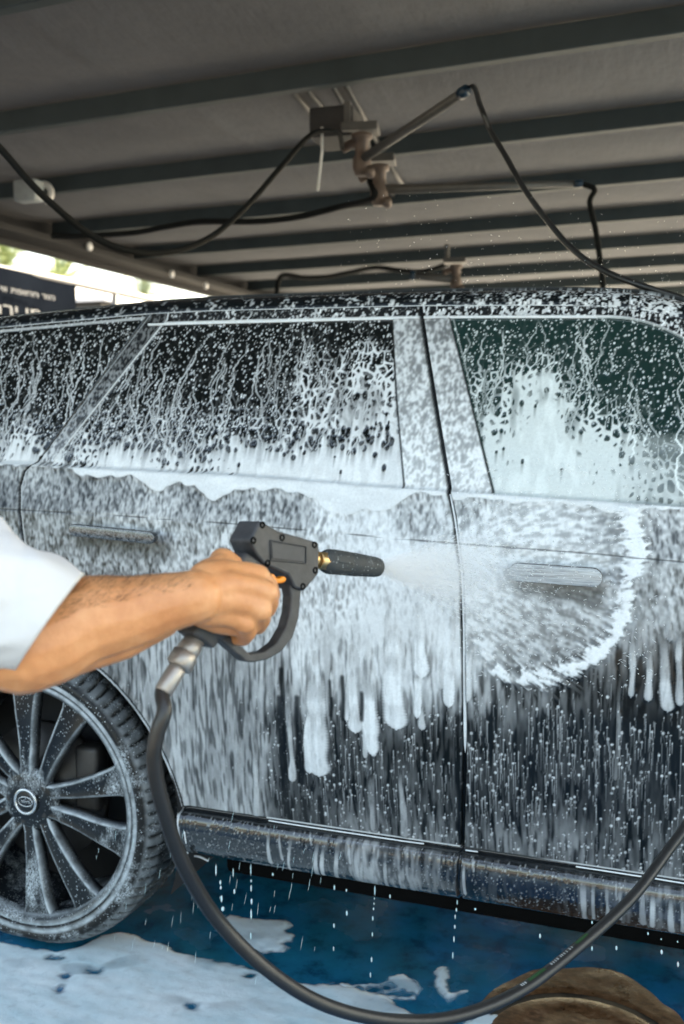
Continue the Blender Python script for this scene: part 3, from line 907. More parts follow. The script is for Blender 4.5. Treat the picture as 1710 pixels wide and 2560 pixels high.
def voronoi(cx, cz, seed, warp=0.0):
    """F1, F2-F1 (metres) and a random value per cell for a jittered lattice"""
    rs = np.random.default_rng(seed)
    ni, nj = int(2.1 / cx) + 6, int(1.45 / cz) + 6
    jx, jz, rv = rs.random((ni, nj)), rs.random((ni, nj)), rs.random((ni, nj))
    x = XG + warp * (un(.014, .014, seed + 50) - .5); z = ZG + warp * (un(.014, .014, seed + 51) - .5)
    gi = np.floor((x - xf[0]) / cx).astype(int) + 2; gj = np.floor((z - zf[0]) / cz).astype(int) + 2
    f1 = np.full(XG.shape, 9.0); f2 = np.full(XG.shape, 9.0); val = np.zeros(XG.shape)
    for di in (-1, 0, 1):
        for dj in (-1, 0, 1):
            i = np.clip(gi + di, 0, ni - 1); j = np.clip(gj + dj, 0, nj - 1)
            qx = xf[0] + (i - 2 + 0.1 + 0.8 * jx[i, j]) * cx; qz = zf[0] + (j - 2 + 0.1 + 0.8 * jz[i, j]) * cz
            d = np.sqrt((x - qx) ** 2 + ((z - qz) * cx / cz) ** 2)
            n = d < f1
            f2 = np.where(n, f1, np.minimum(f2, d)); val = np.where(n, rv[i, j], val); f1 = np.where(n, d, f1)
    return f1, f2 - f1, val


# open net of foam with dark windows that close towards the bottom
f1, eg, cv = voronoi(.0150, .0215, 41, .014)
w_net = 0.0004 + 0.0120 * ss(D, .40, .90) + 0.004 * (cv - .5)
net = 1 - ss(eg, w_net * 0.8, w_net * 0.8 + .0030)
net *= ss(D, .26, .52) * (0.45 + 0.55 * ss(un(.006, .03, 42) + 0.9 * D, .45, .95))
solid = ss(D + 0.16 * (un(.006, .030, 43) - .5) + 0.06 * (un(.003, .006, 44) - .5) + .15 * (ss(PX, 680, 760) * ss(PX, 1000, 985) + ss(PX, 1270, 1310) * ss(PX, 1420, 1380)) * ss(PY, 850, 900), .70, .96)
# round windows left in the solid foam, each with a grey tail below
HOLE = np.zeros((NX, NZ)); TAIL = np.zeros((NX, NZ))
r_ = np.random.default_rng(47)
for _ in range(620):
    i = r_.integers(0, NX); z = r_.uniform(1.25, 1.60); x = xf[i]
    j = int((z - zf[0]) / DX)
    if not (0 <= j < NZ): continue
    d = D[i, j]
    if d < .50 or d > .93 or r_.random() < (d - .5) * 1.5: continue
    rr = r_.uniform(.0028, .0075) * (1.15 - 0.65 * (d - .5) / .43)
    stamp(HOLE, x, z, rr, rr * r_.uniform(1.0, 1.5), 1.0, .25)
    for k in range(8):
        stamp(TAIL, x, z - rr - k * .003, rr * .8, .004, .40 * (1 - k / 8), .6)
for _ in range(330):
    px_, py_ = r_.uniform(0, 980), r_.normal(1098, 20)
    q_ = side(px_, py_)
    rr = r_.uniform(.0026, .0062)
    stamp(HOLE, q_[0], q_[2], rr, rr * r_.uniform(1.0, 1.7), 1.0, .3)
    for k in range(9):
        stamp(TAIL, q_[0], q_[2] - rr - k * .003, rr * .8, .004, .35 * (1 - k / 9), .6)
GF = np.maximum(net * 0.90, solid * (0.86 + 0.12 * un(.004, .012, 45)))
GF = GF * (1 - TAIL * ss(D, .5, .7)) * (1 - HOLE * 0.96)
# droplets scattered on the clear glass
DOT = np.zeros((NX, NZ))
for _ in range(10500):
    x = r_.uniform(xf[0], xf[-1]); z = r_.uniform(1.24, 1.64)
    rr = .0010 + .0017 * r_.random() ** 2.2
    stamp(DOT, x, z, rr, rr * r_.uniform(1.0, 1.4), r_.uniform(.6, 1.0), .45)
GF = np.maximum(GF, DOT * (1 - 0.6 * ss(D, .5, .8)))
# thin wandering runs
RUN = np.zeros((NX, NZ))
for _ in range(230):
    x = r_.uniform(xf[0], xf[-1]); z = r_.uniform(1.36, 1.60); L = r_.uniform(.05, .24); w = r_.uniform(.0011, .0021)
    vx = 0.0; v = r_.uniform(.55, .85); k = 0
    while L > 0 and z > 1.22:
        vx = 0.80 * vx + r_.normal(0, .00062)
        vx = float(np.clip(vx, -.0021, .0021))
        if r_.random() < .05: vx = r_.choice([-1, 1]) * .0019
        x += vx; z -= .0022; L -= .0022; k += 1
        stamp(RUN, x, z, w * (1 + .25 * math.sin(k * .35)), .0022, v * min(1, k / 10), .5)
GF = np.maximum(GF, RUN * 0.95)
# fine mist haze of foam between
GF = np.maximum(GF, (0.05 + 0.25 * D) * un(.003, .004, 46) ** 2)
# pale reflection in the front window's far corner, painted in as foam film
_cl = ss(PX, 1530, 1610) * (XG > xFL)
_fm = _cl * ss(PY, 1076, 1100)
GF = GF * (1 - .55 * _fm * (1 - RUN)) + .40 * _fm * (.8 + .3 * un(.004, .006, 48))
GF = np.clip(GF, 0, 1)

glass_zone = (ZG > zbG)
quarter = glass_zone & (XG < xS)
cstrip = glass_zone & (XG >= xS) & (XG < xCR)
rglass = glass_zone & (XG >= xCR) & (XG < xGR) & (ZG < zwG)
trimB1 = glass_zone & (XG >= xGR) & (XG < xB) & (ZG < zwG)
trimB2 = glass_zone & (XG >= xB) & (XG < xFL) & (ZG < zwG)
fglass = glass_zone & (XG >= xFL) & (ZG < zwG)
upper = glass_zone & (ZG >= zwG) & ~quarter & ~cstrip
Tt = 0.7 * un(.0017, .0025, 61) + .3 * un(.0048, .0075, 62); Tt = _phi((Tt - Tt.mean()) / Tt.std())
gB = np.interp(PY, [800, 900, 1100, 1230], [.50, .60, .72, .88])
tB = blur(np.clip(gB + .06 + .50 * (.5 - Tt), 0, 1), .0013)
gU = np.interp(PX, [300, 700, 1050, 1300, 1500, 1710], [.16, .20, .26, .36, .30, .34])
spk = ss(Tt, 1 - gU * 1.25, 1 - gU * 1.25 + .22)
tU = np.clip(spk * .8 + DOT * .5, 0, 1)
gC = np.interp(PY, [800, 900, 1050, 1160], [.10, .20, .36, .62])
tC = np.clip(gC + .55 * (.5 - Tt), 0, 1)

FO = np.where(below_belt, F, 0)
FO = np.where(quarter | rglass | fglass, GF, FO)
FO = np.where(trimB1 | trimB2, tB, FO)
FO = np.where(upper, tU, FO)
FO = np.where(cstrip, tC, FO)

# ---- 3. the sill: droplets, runs dripping over it
SI = np.zeros((NX, NZ))
for _ in range(2600):
    x = r_.uniform(.3, 1.61); z = r_.uniform(.30, .445)
    rr = .0008 + .0012 * r_.random() ** 2
    stamp(SI, x, z, rr, rr * r_.uniform(1, 1.8), r_.uniform(.35, .9), .5)
gS = idw([(480, 2080, .03), (600, 2110, .03), (680, 2110, .05), (760, 2120, .10), (820, 2150, .2), (900, 2150, .5), (960, 2170, .56), (1000, 2150, .42), (1000, 2200, .55), (1060, 2150, .18), (1100, 2210, .3), (1200, 2200, .10), (1300, 2220, .1), (1400, 2240, .12), (1500, 2230, .22), (1600, 2250, .3), (1700, 2280, .34), (1300, 2160, .02), (1500, 2190, .03)])
sx = np.clip(gS * .74 + (0.10 + 0.8 * gS) * (.5 - Ts), 0, 1) * ss(gS, .02, .12)
SI = np.maximum(SI * .66, sx)
FO = np.where(in_sill, SI, FO)
F = FO                                    # drip() paints into F
for i, (x, y0, y1, w, v) in enumerate([(685, 2050, 2160, 10, .62), (706, 2055, 2150, 7, .55), (741, 2060, 2178, 10, .72), (777, 2065, 2110, 5, .5), (808, 2070, 2190, 12, .7), (824, 2072, 2195, 12, .74), (856, 2080, 2198, 13, .72), (876, 2085, 2160, 8, .6), (897, 2085, 2200, 10, .66), (920, 2090, 2210, 9, .6), (945, 2095, 2212, 12, .6), (975, 2098, 2218, 10, .62),
                                       (1166, 2128, 2236, 8, .66), (1183, 2130, 2180, 6, .5), (1460, 2172, 2296, 14, .70), (1488, 2176, 2298, 8, .6), (1518, 2182, 2290, 9, .58), (1540, 2186, 2250, 6, .5), (1554, 2188, 2300, 8, .56), (1611, 2196, 2312, 13, .60), (1634, 2200, 2318, 13, .72), (1678, 2206, 2330, 13, .70), (1706, 2210, 2330, 10, .6)]):
    drip(x, y0, y1, w, v, thick=.002, taper=.8, wob=.0008, seed=100 + i)
FO = F
# white bead under the door bottoms
lip = (ZG > Z_SILL1) & (ZG < Z_SILL1 + .0052)
FO = np.where(lip, np.where(XG > side(665, 2050)[0], .86, .10) * (XG < xB - .004) + .80 * (XG > xB + .004) * (0.25 + 0.75 * ss(np.sin(XG * 9 + 1), -.5, .3)), FO)
FO = np.where((ZG > Z_SILL1 - .009) & (ZG <= Z_SILL1), FO * .25, FO)
# bright wet trims round the windows
def line_on(mask_dist, half, val):
    global FO
    w = 1 - ss(np.abs(mask_dist), half * .6, half * 1.3)
    FO = np.maximum(FO, w * val)
wt = ZG - zwG
right_fade = ss(PX, 1640, 1500) * .75 + .25
line_on(np.where(quarter | cstrip, 9, wt), .0036, .84 * (0.6 + .4 * right_fade) * ss(PX, 355, 372))
line_on(np.where(quarter, wt * 0 + (ZG - zdG + .010), 9), .0040, .66)
FO = np.where(glass_zone, FO * (.10 + .90 * ss(np.abs(XG - xS), .0020, .0060)), FO)
line_on(np.where((ZG > zbG + .01), XG - xCR + .003, 9), .0026, .80)
line_on(np.where((ZG > zbG + .01), XG - xCR + .010, 9), .0014, .40)
line_on(np.where((ZG > zbG + .01), XG - xS - .0085, 9), .0018, .55)
line_on(np.where(rglass, XG - divX, 9), .0022, .55)
line_on(np.where(glass_zone & (ZG < zwG), XG - xGR - .0065, 9), .0018, .6)
line_on(np.where(glass_zone & (ZG < zwG), XG - xFL - .0065, 9), .0016, .55)

# wheel arch
ARCH_R = 0.463
dA = np.hypot(XG - HUB[0], ZG - HUB[2])
dF = np.hypot(XG - AXLE_X2, ZG - HUB[2])
FO = np.where((dA < ARCH_R + .006) & below_belt, .80 * (0.7 + .3 * un(.01, .01, 71)), FO)
FO = np.where((dA < ARCH_R + .011) & (dA >= ARCH_R + .006) & below_belt, FO * .35, FO)

# ---- relief: panel gaps, seals, beads
REL = np.zeros((NX, NZ))                 # inward (+y) recess
def groove(dist, half, depth):
    global REL
    REL = np.maximum(REL, depth * (1 - ss(np.abs(dist), half * .55, half * 1.25)))
gB_d = XG - xB
filled = (PY > 1232) & (PY < 1882)
tip = ss(PY, 1882, 1800)
groove(gB_d, .0042, .011)
FO = FO * ss(np.abs(gB_d), .0022, .0068)
gS_d = np.where(ZG > zbG + .02, 9, XG - xS)
groove(np.where(dA > ARCH_R, gS_d, 9), .0032, .010)
FO = FO * (.05 + .95 * ss(np.abs(gS_d), .0016, .0052))
FO = np.maximum(FO, .7 * (1 - ss(np.abs(gS_d - .0066), .0008, .0030)))
groove(np.where(glass_zone, XG - xS, 9), .0022, .005)
groove(ZG - Z_SILL1 + .004, .0040, .012)
groove(np.where(glass_zone & ~quarter & ~cstrip, ZG - zbG - .004, 9), .0028, .003)
for _c in (xGR, xFL):
    FO = np.where(glass_zone & (ZG < zwG), FO * (.15 + .85 * ss(np.abs(XG - _c), .0012, .0042)), FO)
cr = np.abs(ZG - zcG)
REL = np.maximum(REL, .0016 * (1 - ss(cr, .0008, .0030)))
FO = np.where(below_belt, FO * (1 - .55 * (1 - ss(cr, .0007, .0022)) * ss(un(.03, .004, 75), .25, .5)), FO)
REL += .0035 * blur((quarter | rglass | fglass).astype(float), .0016)
REL -= .004 * (1 - ss(np.abs(wt), .003, .006)) * (~quarter & ~cstrip & glass_zone)
REL -= .005 * (1 - ss(np.abs(dA - ARCH_R - .008), .005, .014)) * below_belt
THICK = np.where(below_belt, THICK, .0012 * FO) * (FO > .05)
FO = np.clip(FO, 0, 1) ** 1.75
YF = YG + REL - THICK

# ---- widen the grid beyond the picture with coarse columns
xl = np.linspace(-0.96, xf[0] - .012, 46); xr = np.linspace(xf[-1] + .012, 3.70, 170)


def coarse(xs):
    X, Z = np.meshgrid(xs, zf, indexing='ij')
    idx = np.abs(((xs - xf[0]) / DX).astype(int))
    idx = idx % (2 * (NX - 1)); idx = np.where(idx >= NX, 2 * (NX - 1) - idx, idx)
    zz = np.clip(Z + z_belt(xf[idx])[:, None] - z_belt(xs)[:, None] * 1.0, zf[0], zf[-1])
    j = np.clip(((zz - zf[0]) / DX).astype(int), 0, NZ - 1)
    return X, Z, y_side(X, Z), FO[idx[:, None], j]


Xl, Zl, Yl, Fl = coarse(xl); Xr, Zr, Yr, Fr = coarse(xr)
XA = np.vstack([Xl, XG, Xr]); ZA = np.vstack([Zl, ZG, Zr]); YA = np.vstack([Yl, YF, Yr]); FA = np.vstack([Fl, FO, Fr])


def cellc(a):
    return 0.25 * (a[:-1, :-1] + a[1:, :-1] + a[:-1, 1:] + a[1:, 1:])


xc, zc_ = cellc(XA), cellc(ZA)
zbc, zwc, zdc = z_belt(xc), z_wtop(xc), z_ditch(xc)
B_, S_, CR_, GR_, FL_ = (x_at(c, zc_) for c in (gapB, shutR, cR, gR, fL))
dR = np.hypot(xc - HUB[0], zc_ - HUB[2]); dFr = np.hypot(xc - AXLE_X2, zc_ - HUB[2])
hole = ((dR < ARCH_R) | (dFr < ARCH_R)) & (zc_ < 1.0)
hole |= (zc_ > zdc - .001)
sill_left = np.interp(xc, [.36, .405, .43, .47, .60], [.42, .40, .335, .325, .318])
bot = np.where(xc < .36, .36, sill_left)
bot = np.where(xc > 2.38, .33, bot)
hole |= zc_ < np.where(xc > .36, np.minimum(bot, .33), .36)
hole |= (zc_ < Z_SILL0)
above = zc_ > zbc
FR_SHUT = 2.28
ids = np.zeros(xc.shape, np.int8)
ids[~above & (xc < S_)] = 1                                   # rear quarter
ids[~above & (xc >= S_) & (xc < B_)] = 2                      # rear door
ids[~above & (xc >= B_) & (xc < FR_SHUT)] = 3                 # front door
ids[(xc >= FR_SHUT)] = 4                                      # front wing
ids[~above & (zc_ < Z_SILL1) & (xc > .30) & (xc < AXLE_X2 - .3)] = 5
ids[above & (xc < S_)] = 6
ids[above & (xc >= S_) & (xc < CR_)] = 7
ids[above & (xc >= CR_) & (xc < GR_) & (zc_ < zwc)] = 8
ids[above & (xc >= GR_) & (xc < B_) & (zc_ < zwc)] = 9
ids[above & (xc >= B_) & (xc < FL_) & (zc_ < zwc)] = 10
ids[above & (xc >= FL_) & (zc_ < zwc) & (xc < 2.12)] = 11
ids[above & (zc_ >= zwc) & (xc >= CR_) & (xc < B_)] = 7
ids[above & (zc_ >= zwc) & (xc >= B_) & (xc < FR_SHUT)] = 12
ids[above & (zc_ < zwc) & (xc >= 2.12) & (xc < FR_SHUT)] = 12
ids[hole] = 0
VID = np.arange(XA.size).reshape(XA.shape)
QA = np.stack([VID[:-1, :-1], VID[1:, :-1], VID[1:, 1:], VID[:-1, 1:]], -1)
VA = np.stack([XA, YA, ZA], -1).reshape(-1, 3); FAf = FA.ravel()


def panel(k, name, mat, parent, label=None):
    q = QA[ids == k]
    u, inv = np.unique(q, return_inverse=True)
    o = obj(name, np_mesh(name, VA[u], inv.reshape(-1, 4), {'foam': FAf[u]}), mat, parent)
    if label: o['label'] = label
    return o


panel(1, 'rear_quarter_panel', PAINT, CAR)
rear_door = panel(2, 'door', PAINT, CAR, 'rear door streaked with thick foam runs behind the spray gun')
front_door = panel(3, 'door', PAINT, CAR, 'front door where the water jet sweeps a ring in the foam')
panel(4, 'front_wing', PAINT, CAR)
panel(5, 'sill', SILL, CAR)
panel(6, 'quarter_window', GLASS_DARK, CAR)
panel(7, 'window_frame', TRIM, rear_door)
panel(8, 'window', GLASS_DARK, rear_door)
panel(9, 'pillar_trim', TRIM, rear_door)
panel(10, 'pillar_trim', TRIM, front_door)
panel(11, 'window', GLASS_GREEN, front_door)
panel(12, 'window_frame', TRIM, front_door)


# ---- roof, bonnet and screens: one shell from side to side
def roof():
    xs = np.concatenate([np.linspace(-.96, -.40, 40), np.arange(-.395, 1.6, .0036), np.linspace(1.605, 3.70, 120)])
    prof = [(0.000, 0.000), (0.004, 0.014), (0.014, 0.026), (0.035, 0.036), (0.075, 0.043), (0.14, 0.048)]
    pr = catmull(prof, 9)
    inner = np.linspace(.16, 1.0, 18)
    yd = y_side(xs, z_ditch(xs)) + .006
    zd = z_ditch(xs)
    rows = []
    half = YC - yd
    for dy, dz in pr:
        rows.append(np.stack([xs, yd + dy, zd + dz * np.interp(xs, [-.9, -.5, 1.5, 2.2], [.7, .9, 1, .6])], 1))
    for t in inner:
        y = yd + .14 + (half - .14) * (t - .16) / .84
        s = (y - yd) / half
        crown = .048 + .030 * (1 - (1 - s) ** 2)
        rows.append(np.stack([xs, y, zd + crown * np.interp(xs, [-.9, -.5, 1.5, 2.2], [.7, .9, 1, .6])], 1))
    near = np.array(rows)                                   # (nv, nx, 3)
    farv = near[::-1][1:].copy(); farv[..., 1] = 2 * YC - farv[..., 1]
    P = np.concatenate([near, farv], 0).transpose(1, 0, 2)
    nx, nv = P.shape[:2]
    r0 = np.random.default_rng(81).standard_normal((nx, nv))
    # white specks: noise laid out in metres along and across the edge
    v = np.zeros((nx, nv))
    arc = np.concatenate([[0], np.cumsum(np.hypot(np.diff(pr[:, 0]), np.diff(pr[:, 1])))])
    jj = np.clip((arc / DX).astype(int) + 40, 0, NZ - 1)
    ii = np.clip(((xs - xf[0]) / DX).astype(int), 0, NX - 1)
    base = Tt[:, 100:]; dots = DOT[:, int((1.30 - zf[0]) / DX):int((1.60 - zf[0]) / DX)]
    pxr = np.interp(xs, [-.25, 0, .5, 1.0, 1.35, 1.5], [.11, .13, .15, .22, .34, .40])
    for a in range(len(pr)):
        t = base[ii, jj[a]]
        g = pxr * (1.2 - .55 * a / len(pr))
        v[:, a] = np.clip(ss(t, 1 - g * 1.2, 1 - g * 1.2 + .25) * .75 + .8 * dots[ii, jj[a] % dots.shape[1]] * ss(xs, .9, 1.4), 0, 1)
    for a in range(len(pr), nv):
        v[:, a] = .06
    v[:, 0:2] = np.maximum(v[:, 0:2], .62 * ss(xs, 1.42, 1.2)[:, None] * (0.6 + .4 * (xs > -.2))[:, None])
    me = grid_mesh('roof', P, {'foam': v})
    me.materials.append(PAINT); me.materials.append(GLASS_GREEN)
    # windscreen and rear screen faces
    cx = 0.25 * (P[:-1, :-1] + P[1:, :-1] + P[:-1, 1:] + P[1:, 1:])
    edge_d = np.minimum(cx[..., 1] - (y_side(cx[..., 0], z_ditch(cx[..., 0]))), 2 * YC - cx[..., 1] - y_side(cx[..., 0], z_ditch(cx[..., 0])))
    mi = (((cx[..., 0] > 1.62) & (cx[..., 0] < 2.14)) | (cx[..., 0] < -.62)) & (edge_d > .10)
    me.polygons.foreach_set('material_index', mi.ravel().astype(np.int32))
    o = bpy.data.objects.new('roof', me); COL.objects.link(o)
    me.polygons.foreach_set('use_smooth', np.ones(len(me.polygons), bool))
    attach(o, CAR)


roof()


# ---- far side, ends, floor pan and wheel housings
def shell_rest():
    xs = np.linspace(-.96, 3.70, 120); zs = np.linspace(.33, 1.64, 60)
    X, Z = np.meshgrid(xs, zs, indexing='ij')
    Z = np.minimum(Z, z_ditch(X))
    Y = 2 * YC - y_side(X, Z)
    P = np.stack([X, Y, Z], -1)
    me = grid_mesh('far_side_panel', P)
    c = P[:-1, :-1] + (P[1:, 1:] - P[:-1, :-1]) / 2
    glass = (c[..., 2] > z_belt(c[..., 0])) & (c[..., 2] < z_wtop(c[..., 0]))
    me.materials.append(PLAIN_PAINT); me.materials.append(DARK_GLASS)
    me.polygons.foreach_set('material_index', glass.ravel().astype(np.int32))
    fo_ = bpy.data.objects.new('far_side_panel', me); COL.objects.link(fo_); attach(fo_, CAR)
    for nm, x in (('tailgate', -.96), ('front_bumper', 3.70)):
        zt = float(z_ditch(x))
        zz = np.linspace(.36, zt, 20)
        ts = np.linspace(0, 1, 20)
        ya = y_side(np.full(20, x), zz)
        Pn = np.zeros((20, 20, 3))
        for i, t in enumerate(ts):
            Pn[i, :, 1] = ya + (2 * YC - 2 * ya) * t
            Pn[i, :, 2] = zz + .03 * math.sin(math.pi * t) * (zz > zt - .05)
            Pn[i, :, 0] = x + (-.10 if x < 0 else .10) * math.sin(math.pi * t)
        obj(nm, grid_mesh(nm, Pn), PLAIN_PAINT, CAR)
    obj('underbody', box_mesh('underbody', (1.38, YC + .03, .325), (1.95, 1.46, .29), 0, .02), UNDER, CAR, smooth=False)  # underbody box dropped low, near black: shade below the sill put into its shape
    obj('underbody', box_mesh('underbody', (1.38, YC + .08, .85), (4.4, 1.45, .55), 0, .02), BLACK_PLASTIC, CAR, smooth=False)
    for xw in (HUB[0], AXLE_X2):
        for sgn in (1, -1):
            ang = np.linspace(-.35, math.pi + .35, 40)
            ys = np.linspace(.014, .44, 6)
            Pn = np.array([[[xw + (ARCH_R + .004) * math.cos(a), (y if sgn > 0 else 2 * YC - y), HUB[2] + (ARCH_R + .004) * math.sin(a)] for y in ys] for a in ang])
            obj('wheel_housing', grid_mesh('wheel_housing', Pn), BLACK_PLASTIC, CAR)
            back = [[xw + ARCH_R * math.cos(a), (.438 if sgn > 0 else 2 * YC - .438), HUB[2] + ARCH_R * math.sin(a)] for a in ang]
            m2 = bpy.data.meshes.new('wheel_housing'); m2.from_pydata(back, [], [list(range(len(back)))])
            obj('wheel_housing', m2, BLACK_PLASTIC, CAR, smooth=False)


shell_rest()

HANDLE = foam_noise('handle_lacquer_under_foam', (.008, .010, .012), .11, .11, (150, 150, 230))
HANDLE_WASHED = foam_noise('washed_handle_lacquer', (.008, .010, .012), .52, .20, (18, 60, 420))


def handle(tl, tr, br, bl, door, mat):
    c = [side(*p) for p in (tl, tr, br, bl)]
    P0 = (c[0] + c[3]) / 2; P1 = (c[1] + c[2]) / 2
    ax = P1 - P0; L = np.linalg.norm(ax); ax /= L
    hz = 1.2 * (np.linalg.norm(c[0] - c[3]) + np.linalg.norm(c[1] - c[2])) / 4
    nrm = np.array([0, -1.0, 0]); upv = np.cross(nrm, ax); upv /= np.linalg.norm(upv)
    if upv[2] < 0: upv = -upv
    outl = []
    for a in np.linspace(math.pi / 2, 3 * math.pi / 2, 10): outl.append(P0 + ax * hz + hz * (math.cos(a) * ax + math.sin(a) * upv))
    for a in np.linspace(-math.pi / 2, math.pi / 2, 10): outl.append(P1 - ax * hz + hz * (math.cos(a) * ax + math.sin(a) * upv))
    off = nrm * .032
    h = obj('handle', prism_mesh('handle', [p + off for p in outl], nrm, .020, .0035), mat, door)
    h.data.materials.append(PLAIN_PAINT)
    for pl in h.data.polygons: pl.material_index = 0 if abs(pl.normal.y) > .75 else 1
    for s in (.12, .86):
        q = P0 + ax * L * s + nrm * .004
        obj('handle_stem', box_mesh('handle_stem', q, (.022, .046, hz * 1.2), 0, .004), BLACK_PLASTIC, h)
    return h


handle((197, 1307), (408, 1328), (410, 1354), (197, 1332), rear_door, HANDLE)
handle((1281, 1401), (1512, 1420), (1512, 1457), (1281, 1443), front_door, HANDLE_WASHED)


# ---- beads of foam caught in the gaps and along trims
BEAD = foam_noise('bead_of_foam', (.1, .11, .11), .93, .07, (90, 90, 90))


def bead(pts_px, r, parent, off=.001, taper=False, name='foam_bead'):
    P = catmull([side(*p) + np.array([0, -off, 0]) for p in pts_px], 14)
    rad = np.full(len(P), r)
    if taper: rad = r * np.interp(np.linspace(0, 1, len(P)), [0, .55, .9, .97, 1], [.75, .95, 1.35, .9, .05])
    obj(name, tube_mesh(name, P, rad, 8), BEAD, parent)


bead([(1125, 1236), (1137, 1300), (1146, 1365), (1154, 1434), (1159, 1560), (1160, 1683), (1162, 1800), (1162, 1884)], .0030, front_door, -.004, True)
bead([(672, 2051), (760, 2065), (880, 2083), (1000, 2101), (1060, 2109)], .0016, rear_door, .001)
bead([(1164, 2125), (1195, 2129)], .0015, front_door, .001)
bead([(1440, 2166), (1520, 2178), (1604, 2191)], .0016, front_door, .001)
bead([(1625, 2194), (1680, 2203), (1760, 2216)], .0016, front_door, .001)
bead([(372, 812), (480, 809), (600, 806), (800, 801), (960, 797), (1043, 795)], .0030, rear_door, .002, name='trim_bead')
bead([(1068, 794), (1200, 793), (1350, 793), (1493, 793)], .0028, front_door, .002, name='trim_bead')
bead([(470, 2128), (474, 2136), (500, 2140), (522, 2150)], .0028, CAR, .004)
bead([(456, 2030), (464, 2090), (470, 2128)], .0016, CAR, .003)


# ---- wheels
def make_wheel():
    w = empty('wheel', (0, 0, 0))
    w.location = (HUB[0], 0.0, HUB[2])
    tyre_m = foam_speckled('wet_tyre_rubber_under_foam', (0.010, 0.010, 0.010), .5, .1, amount=.36, scale=130, patch=11, stretch=(1, 1, 1))
    rim_m = foam_speckled('gloss_black_alloy_under_foam', (0.008, 0.010, 0.012), .30, .15, amount=.36, scale=190, patch=12)
    dark = simple('dark_brake_metal', (0.05, 0.047, 0.045), .5, .6, nscale=30)
    silver = simple('bright_ring_metal', (0.55, 0.57, 0.58), .25, .8)

    def add(nm, me, mat, par=w, smooth=True):
        o = bpy.data.objects.new(nm, me); COL.objects.link(o)
        if mat: me.materials.append(mat)
        if smooth: me.polygons.foreach_set('use_smooth', np.ones(len(me.polygons), bool))
        o.parent = par
        return o

    # tyre, lathed about Y with cut tread blocks
    ns = 720
    prof = [(.318, .060), (.320, .042), (.326, .030), (.333, .026), (.337, .030), (.343, .026), (.352, .024), (.360, .029), (.368, .036), (.374, .044), (.380, .055), (.385, .068), (.388, .082), (.389, .10), (.390, .12), (.390, .14), (.390, .16), (.390, .18), (.390, .20), (.388, .225), (.380, .245), (.36, .262), (.33, .255), (.318, .24)]
    prof = np.array(prof)
    th = np.linspace(0, 2 * math.pi, ns, endpoint=False)
    P = np.zeros((ns, len(prof), 3)); FO_ = np.zeros((ns, len(prof)))
    for j, (r, y) in enumerate(prof):
        rr = np.full(ns, r)
        if .036 <= y <= .24 and r > .364:
            ph = (th * 80 / (2 * math.pi) + .35 * np.sin(y * 30)) % 1.0
            gr = ss(np.abs(ph - .5), .34, .42)
            rr = rr - .0075 * gr * (1 if r > .37 else .5)
            if abs(y - .12) < .011 or abs(y - .18) < .011: rr = rr - .007
            FO_[:, j] = (1 - gr) * (.30 if y < .075 else .1)
        if j in (3, 4): FO_[:, j] = .8
        if j in (8,): FO_[:, j] = np.maximum(FO_[:, j], .35)
        rr = rr - .010 * np.exp(-((th - 1.5 * math.pi) / .16) ** 2) * (r - .31) / .08       # flattened by the load
        P[:, j] = np.stack([rr * np.cos(th), np.full(ns, y), rr * np.sin(th)], 1)
    add('tyre', grid_mesh('tyre', P, {'foam': FO_}, closed_u=True), tyre_m)
    # rim lip and barrel
    rp = np.array([(.296, .066), (.300, .046), (.306, .036), (.313, .031), (.320, .031), (.324, .036), (.324, .05), (.312, .07), (.300, .10), (.290, .16), (.288, .24)])
    n2 = 240; th2 = np.linspace(0, 2 * math.pi, n2, endpoint=False)
    P = np.zeros((n2, len(rp), 3)); fo = np.zeros((n2, len(rp)))
    for j, (r, y) in enumerate(rp):
        P[:, j] = np.stack([r * np.cos(th2), np.full(n2, y), r * np.sin(th2)], 1)
    fo[:, 4] = .9; fo[:, 3] = .35; fo[:, 1] = .45
    rim = add('rim', grid_mesh('rim', P, {'foam': fo}, closed_u=True), rim_m)
    # five pairs of spokes
    for k in range(5):
        for s in (-1, 1):
            base = k * 2 * math.pi / 5 + R(2)
            rows, fr = [], []
            for t in np.linspace(0, 1, 12):
                r = .040 + (.303 - .040) * t
                a = base + s * (R(20) * (1 - t) ** 1.5 + R(15.5) * t ** .8) if t > 0 else base + s * R(22)
                a = base + s * np.interp(t, [0, .15, .4, 1], [R(30), R(19), R(15.5), R(15.5)])
                hw = np.interp(t, [0, .2, .6, .9, 1], [.020, .018, .026, .036, .046])
                yf = np.interp(t, [0, .25, .7, 1], [.060, .052, .046, .050])
                e = np.array([math.cos(a), 0, math.sin(a)]); n = np.array([-math.sin(a), 0, math.cos(a)])
                c = e * r
                inn = -s
                sec = [(-hw, .034), (-hw, .006), (-hw + .004, .0), (-hw + .0085, .001), (0, .0035), (hw - .0085, .001), (hw - .004, .0), (hw, .006), (hw, .034)]
                rows.append([c + n * q + np.array([0, yf + d, 0]) for q, d in sec])
                ed = [0, .5, .85, .0, .0, .0, .85, .5, 0]
                fr.append([v * (1.1 if (q * n[2] + 0 > 0) else .55) for v, q in zip(ed, (-1, -1, -1, -1, 1, 1, 1, 1, 1))])
            me = grid_mesh('spoke', np.array(rows), {'foam': np.array(fr)}, closed_v=True)
            add('spoke', me, rim_m)
    add('hub', lathe_mesh('hub', (0, .075, 0), (0, -1, 0), [(0, .085), (.012, .082), (.020, .066), (.022, .046)], 40), rim_m)
    cap = add('centre_cap', lathe_mesh('centre_cap', (0, .054, 0), (0, -1, 0), [(0, .036), (.006, .036), (.008, .033)], 40), rim_m)
